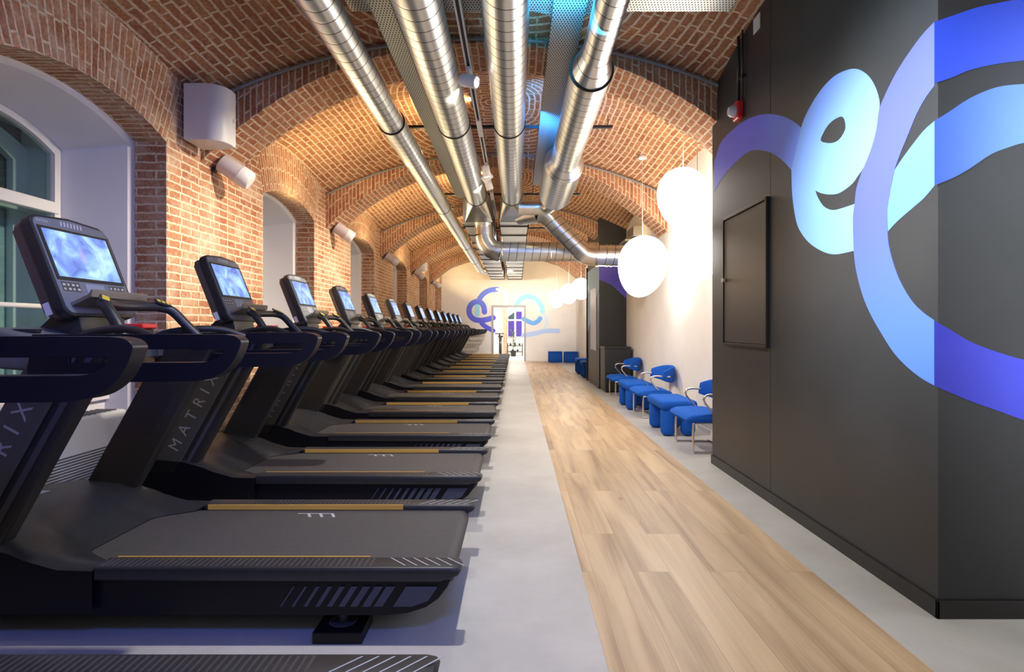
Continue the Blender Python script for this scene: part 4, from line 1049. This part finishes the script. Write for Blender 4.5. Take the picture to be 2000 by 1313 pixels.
# ------------------------------------------------------------------ seating
def cushion(bm, x0, x1, y0, y1, z0, z1, r=.035, crown=.0):
    box(bm, x0, x1, y0, y1, z0, z1, r, 5)
def chair(y0, y1, lab):
    yc = (y0+y1)/2; hw = (y1-y0)/2
    t = thing('lounge_chair', lab, 'chair', (1.86, yc, 0), 'blue lounge chairs along the right wall')
    # seat
    bm = bmesh.new(); pr = [(-.22,.300),(-.235,.325),(-.22,.352),(-.16,.375),(0,.382),(.14,.372),(.22,.352),(.22,.31),(.1,.295),(-.12,.285)]
    prism(bm, pr, -hw+.02, hw-.02, .03, 4); obj('seat', bm, BLUEF, t, True)
    # backrest: curved shell
    bm = bmesh.new(); n = 18; rings = []
    for i in range(n+1):
        a = -1.05+2.10*i/n; yy = math.sin(a)/math.sin(1.05)*(hw-.02); xx = .30-.21*(1-math.cos(a))/(1-math.cos(1.05))
        hh = .115*(1-.5*abs(a/1.05)**3); zc = .565+.01*math.cos(a); ring = []
        nx, ny = math.cos(a), math.sin(a)
        for j in range(12):
            b = 2*PI*j/12; th = .022; c_ = math.copysign(abs(math.cos(b))**.6, math.cos(b)); s_ = math.copysign(abs(math.sin(b))**.6, math.sin(b))
            ring.append(bm.verts.new((xx+nx*th*c_+.02*s_*.5, yy+ny*th*c_, zc+hh*s_)))
        rings.append(ring)
    for i in range(n):
        for j in range(12): bm.faces.new((rings[i][j], rings[i][(j+1) % 12], rings[i+1][(j+1) % 12], rings[i+1][j]))
    bm.faces.new(rings[0][::-1]); bm.faces.new(rings[-1]); obj('backrest', bm, BLUEF, t, True)
    # tube frame: floor loop, front legs, arms rising behind to the back
    h = hw-.035
    pts = [(.16,-h,.012),(-.12,-h,.012),(-.155,-h,.016),(-.165,-h,.05),(-.165,-h,.27),(-.15,-h,.292),(-.1,-h,.295),(.10,-h,.297)]
    for s in (-1, 1):
        bm = bmesh.new(); P = catmull([(x, y*s, z) for x, y, z in pts], 3); tube(bm, P, .011, 12); obj('leg', bm, CHROME, t, True)
    bm = bmesh.new(); tube(bm, catmull([(.16,-h,.012),(.19,-h+.03,.012),(.19,h-.03,.012),(.16,h,.012)], 3), .011, 12); obj('floor_bar', bm, CHROME, t, True)
    for s in (-1, 1):
        P = catmull([(.10,s*h,.30),(.0,s*h,.42),(-.06,s*h,.50),(-.05,s*h,.548),(.0,s*h,.565),(.10,s*h*.99,.56),(.20,s*h*.93,.555)], 4)
        bm = bmesh.new(); tube(bm, P, .011, 12); obj('armrest', bm, CHROME, t, True)
chair(5.60, 6.28, 'blue lounge chair with tube frame, nearest, half behind the black block')
chair(7.82, 8.52, 'blue lounge chair with tube frame, between the two blue stools')
chair(10.0, 10.7, 'blue lounge chair with tube frame, farthest, beside the black cabinet')
def stool(x0, x1, y0, y1, lab, solid=False):
    t = thing('upholstered_stool', lab, 'stool', ((x0+x1)/2, (y0+y1)/2, 0), 'blue upholstered stools')
    hx, hy = (x1-x0)/2, (y1-y0)/2
    bm = bmesh.new(); box(bm, -hx, hx, -hy, hy, .29, .40, .045, 5); obj('seat', bm, BLUEF, t, True)
    for sx in (-1, 1):
        for sy in (-1, 1):
            bm = bmesh.new(); box(bm, *sorted((sx*(hx-.015), sx*(hx-.17))), *sorted((sy*(hy-.015), sy*(hy-.17))), 0, .33, .06, 6)
            bm2 = obj('leg', bm, BLUEF, t, True)
stool(1.61, 2.02, 6.52, 7.26, 'blue four-legged stool, nearest, beside the nearest lounge chair')
stool(1.61, 2.02, 8.62, 9.36, 'blue four-legged stool between the middle and farthest lounge chairs')
stool(1.60, 2.0, 14.2, 14.9, 'blue stool just behind the far black column')
stool(1.60, 2.0, 15.5, 16.2, 'blue stool behind the column, the farther of the two')
def pouf(x0, x1, y, lab):
    t = thing('cube_pouf', lab, 'pouf', ((x0+x1)/2, y, 0), 'blue poufs at the end wall')
    hx = (x1-x0)/2; bm = bmesh.new(); box(bm, -hx, hx, -.2, .2, .0, .34, .02, 3); obj('body', bm, BLUEF, t, True)
    bm = bmesh.new(); box(bm, -hx-.005, hx+.005, -.205, .205, .34, .385, .018, 3); obj('seat', bm, BLUEF, t, True)
pouf(1.15, 1.64, 21.0, 'blue block pouf against the end wall, left of the pair')
pouf(1.69, 2.16, 20.8, 'blue block pouf against the end wall, right of the pair')
# black cabinet in front of the column
t = thing('waste_cabinet', 'black waste cabinet standing against the far black column', 'cabinet', (1.90, 11.30, 0))
obj('body', bx(-.24, .24, -.3, .3, .03, .82, .008), BLACKW, t); obj('top', bx(-.25, .25, -.31, .31, .82, .86, .008), BLACKW, t)
bm = bmesh.new(); box(bm, -.05, .05, -.304, -.3, .42, .55); obj('opening', bm, BLACKB, t)
obj('door', bx(-.22, .22, -.306, -.3, .06, .38), BLACKB, t); obj('base', bx(-.22, .22, -.28, .28, 0, .03), BLACKB, t)

# ------------------------------------------------------------------ equipment in the room beyond
GY = mat('far_black', (.02,.02,.022), .5)
t = thing('exercise_bike', 'dark exercise bike inside the doorway, seen at left', 'exercise machine', (-.66, 23.6, 0))
bm = bmesh.new(); box(bm, -.14, .2, -.25, -.15, 0, .06, .01); box(bm, -.14, .2, .5, .6, 0, .06, .01); tube(bm, [(.03,-.2,.05),(.03,.2,.3),(.03,.55,.05)], .05, 12); obj('frame', bm, GY, t)
bm = bmesh.new(); tube(bm, [(-.02,-.02,.42),(.08,-.02,.42)], .27, 28); obj('flywheel', bm, GY, t)
bm = bmesh.new(); tube(bm, [(.03,.05,.3),(.0,-.12,.95)], .035, 12); tube(bm, [(-.18,-.15,1.0),(.18,-.15,1.0)], .02, 10); tube(bm, [(.0,-.14,.93),(.0,-.15,1.0)], .03, 10); obj('handlebar', bm, GY, t)
bm = bmesh.new(); tube(bm, [(.03,.3,.25),(.04,.42,.85)], .03, 12); box(bm, -.07, .13, .3, .56, .84, .92, .03); obj('saddle', bm, GY, t)
t = thing('kettlebell_rack', 'small black dumbbell stand beneath the violet window', 'rack', (-.05, 26.2, 0))
bm = bmesh.new(); box(bm, -.35, -.31, -.15, .15, 0, .55); box(bm, .31, .35, -.15, .15, 0, .55); box(bm, -.31, .31, -.15, .15, .15, .18); box(bm, -.31, .31, -.15, .15, .42, .45); obj('frame', bm, GY, t)
DBL = ['left end of the upper shelf', 'middle of the upper shelf', 'right end of the upper shelf', 'left side of the lower shelf', 'right side of the lower shelf']
for i, (x, z) in enumerate(((-.2,.45),(0,.45),(.2,.45),(-.1,.18),(.12,.18))):
    t = thing('dumbbell', 'black dumbbell beneath the violet window, '+DBL[i]+' of the stand', 'dumbbell', (-.05+x, 26.2, z+.05), 'dumbbells on the stand')
    bm = bmesh.new(); tube(bm, [(0,-.12,0),(0,-.05,0)], .05, 12); tube(bm, [(0,.05,0),(0,.12,0)], .05, 12); obj('weights', bm, GY, t)
    bm = bmesh.new(); tube(bm, [(0,-.05,0),(0,.05,0)], .015, 8); obj('handle', bm, DARKMET, t)
t = thing('potted_plant', 'dark green plant before the violet window beyond the doorway', 'plant', (-.12, 25.4, 0))
bm = bmesh.new(); lathe(bm, [(.10,0),(.13,.25),(.11,.25),(.1,.2)], n=20); obj('pot', bm, GY, t)
bm = bmesh.new()
for k in range(60):
    a = random.uniform(0, 6.28); r = random.uniform(.02,.2); z = random.uniform(.4,1.15); c = Vector((r*math.cos(a), r*math.sin(a), z))
    d = Vector((math.cos(a), math.sin(a), .5)).normalized()*.12; s = Vector((-math.sin(a), math.cos(a), 0))*.025
    vs = [bm.verts.new(p) for p in (c-d*.3, c+s, c+d, c-s)]; bm.faces.new(vs)
tube(bm, [(0,0,.2),(0,0,1.1)], .012, 6); obj('foliage', bm, mat('leaf_green', (.04,.08,.03), .6), t)
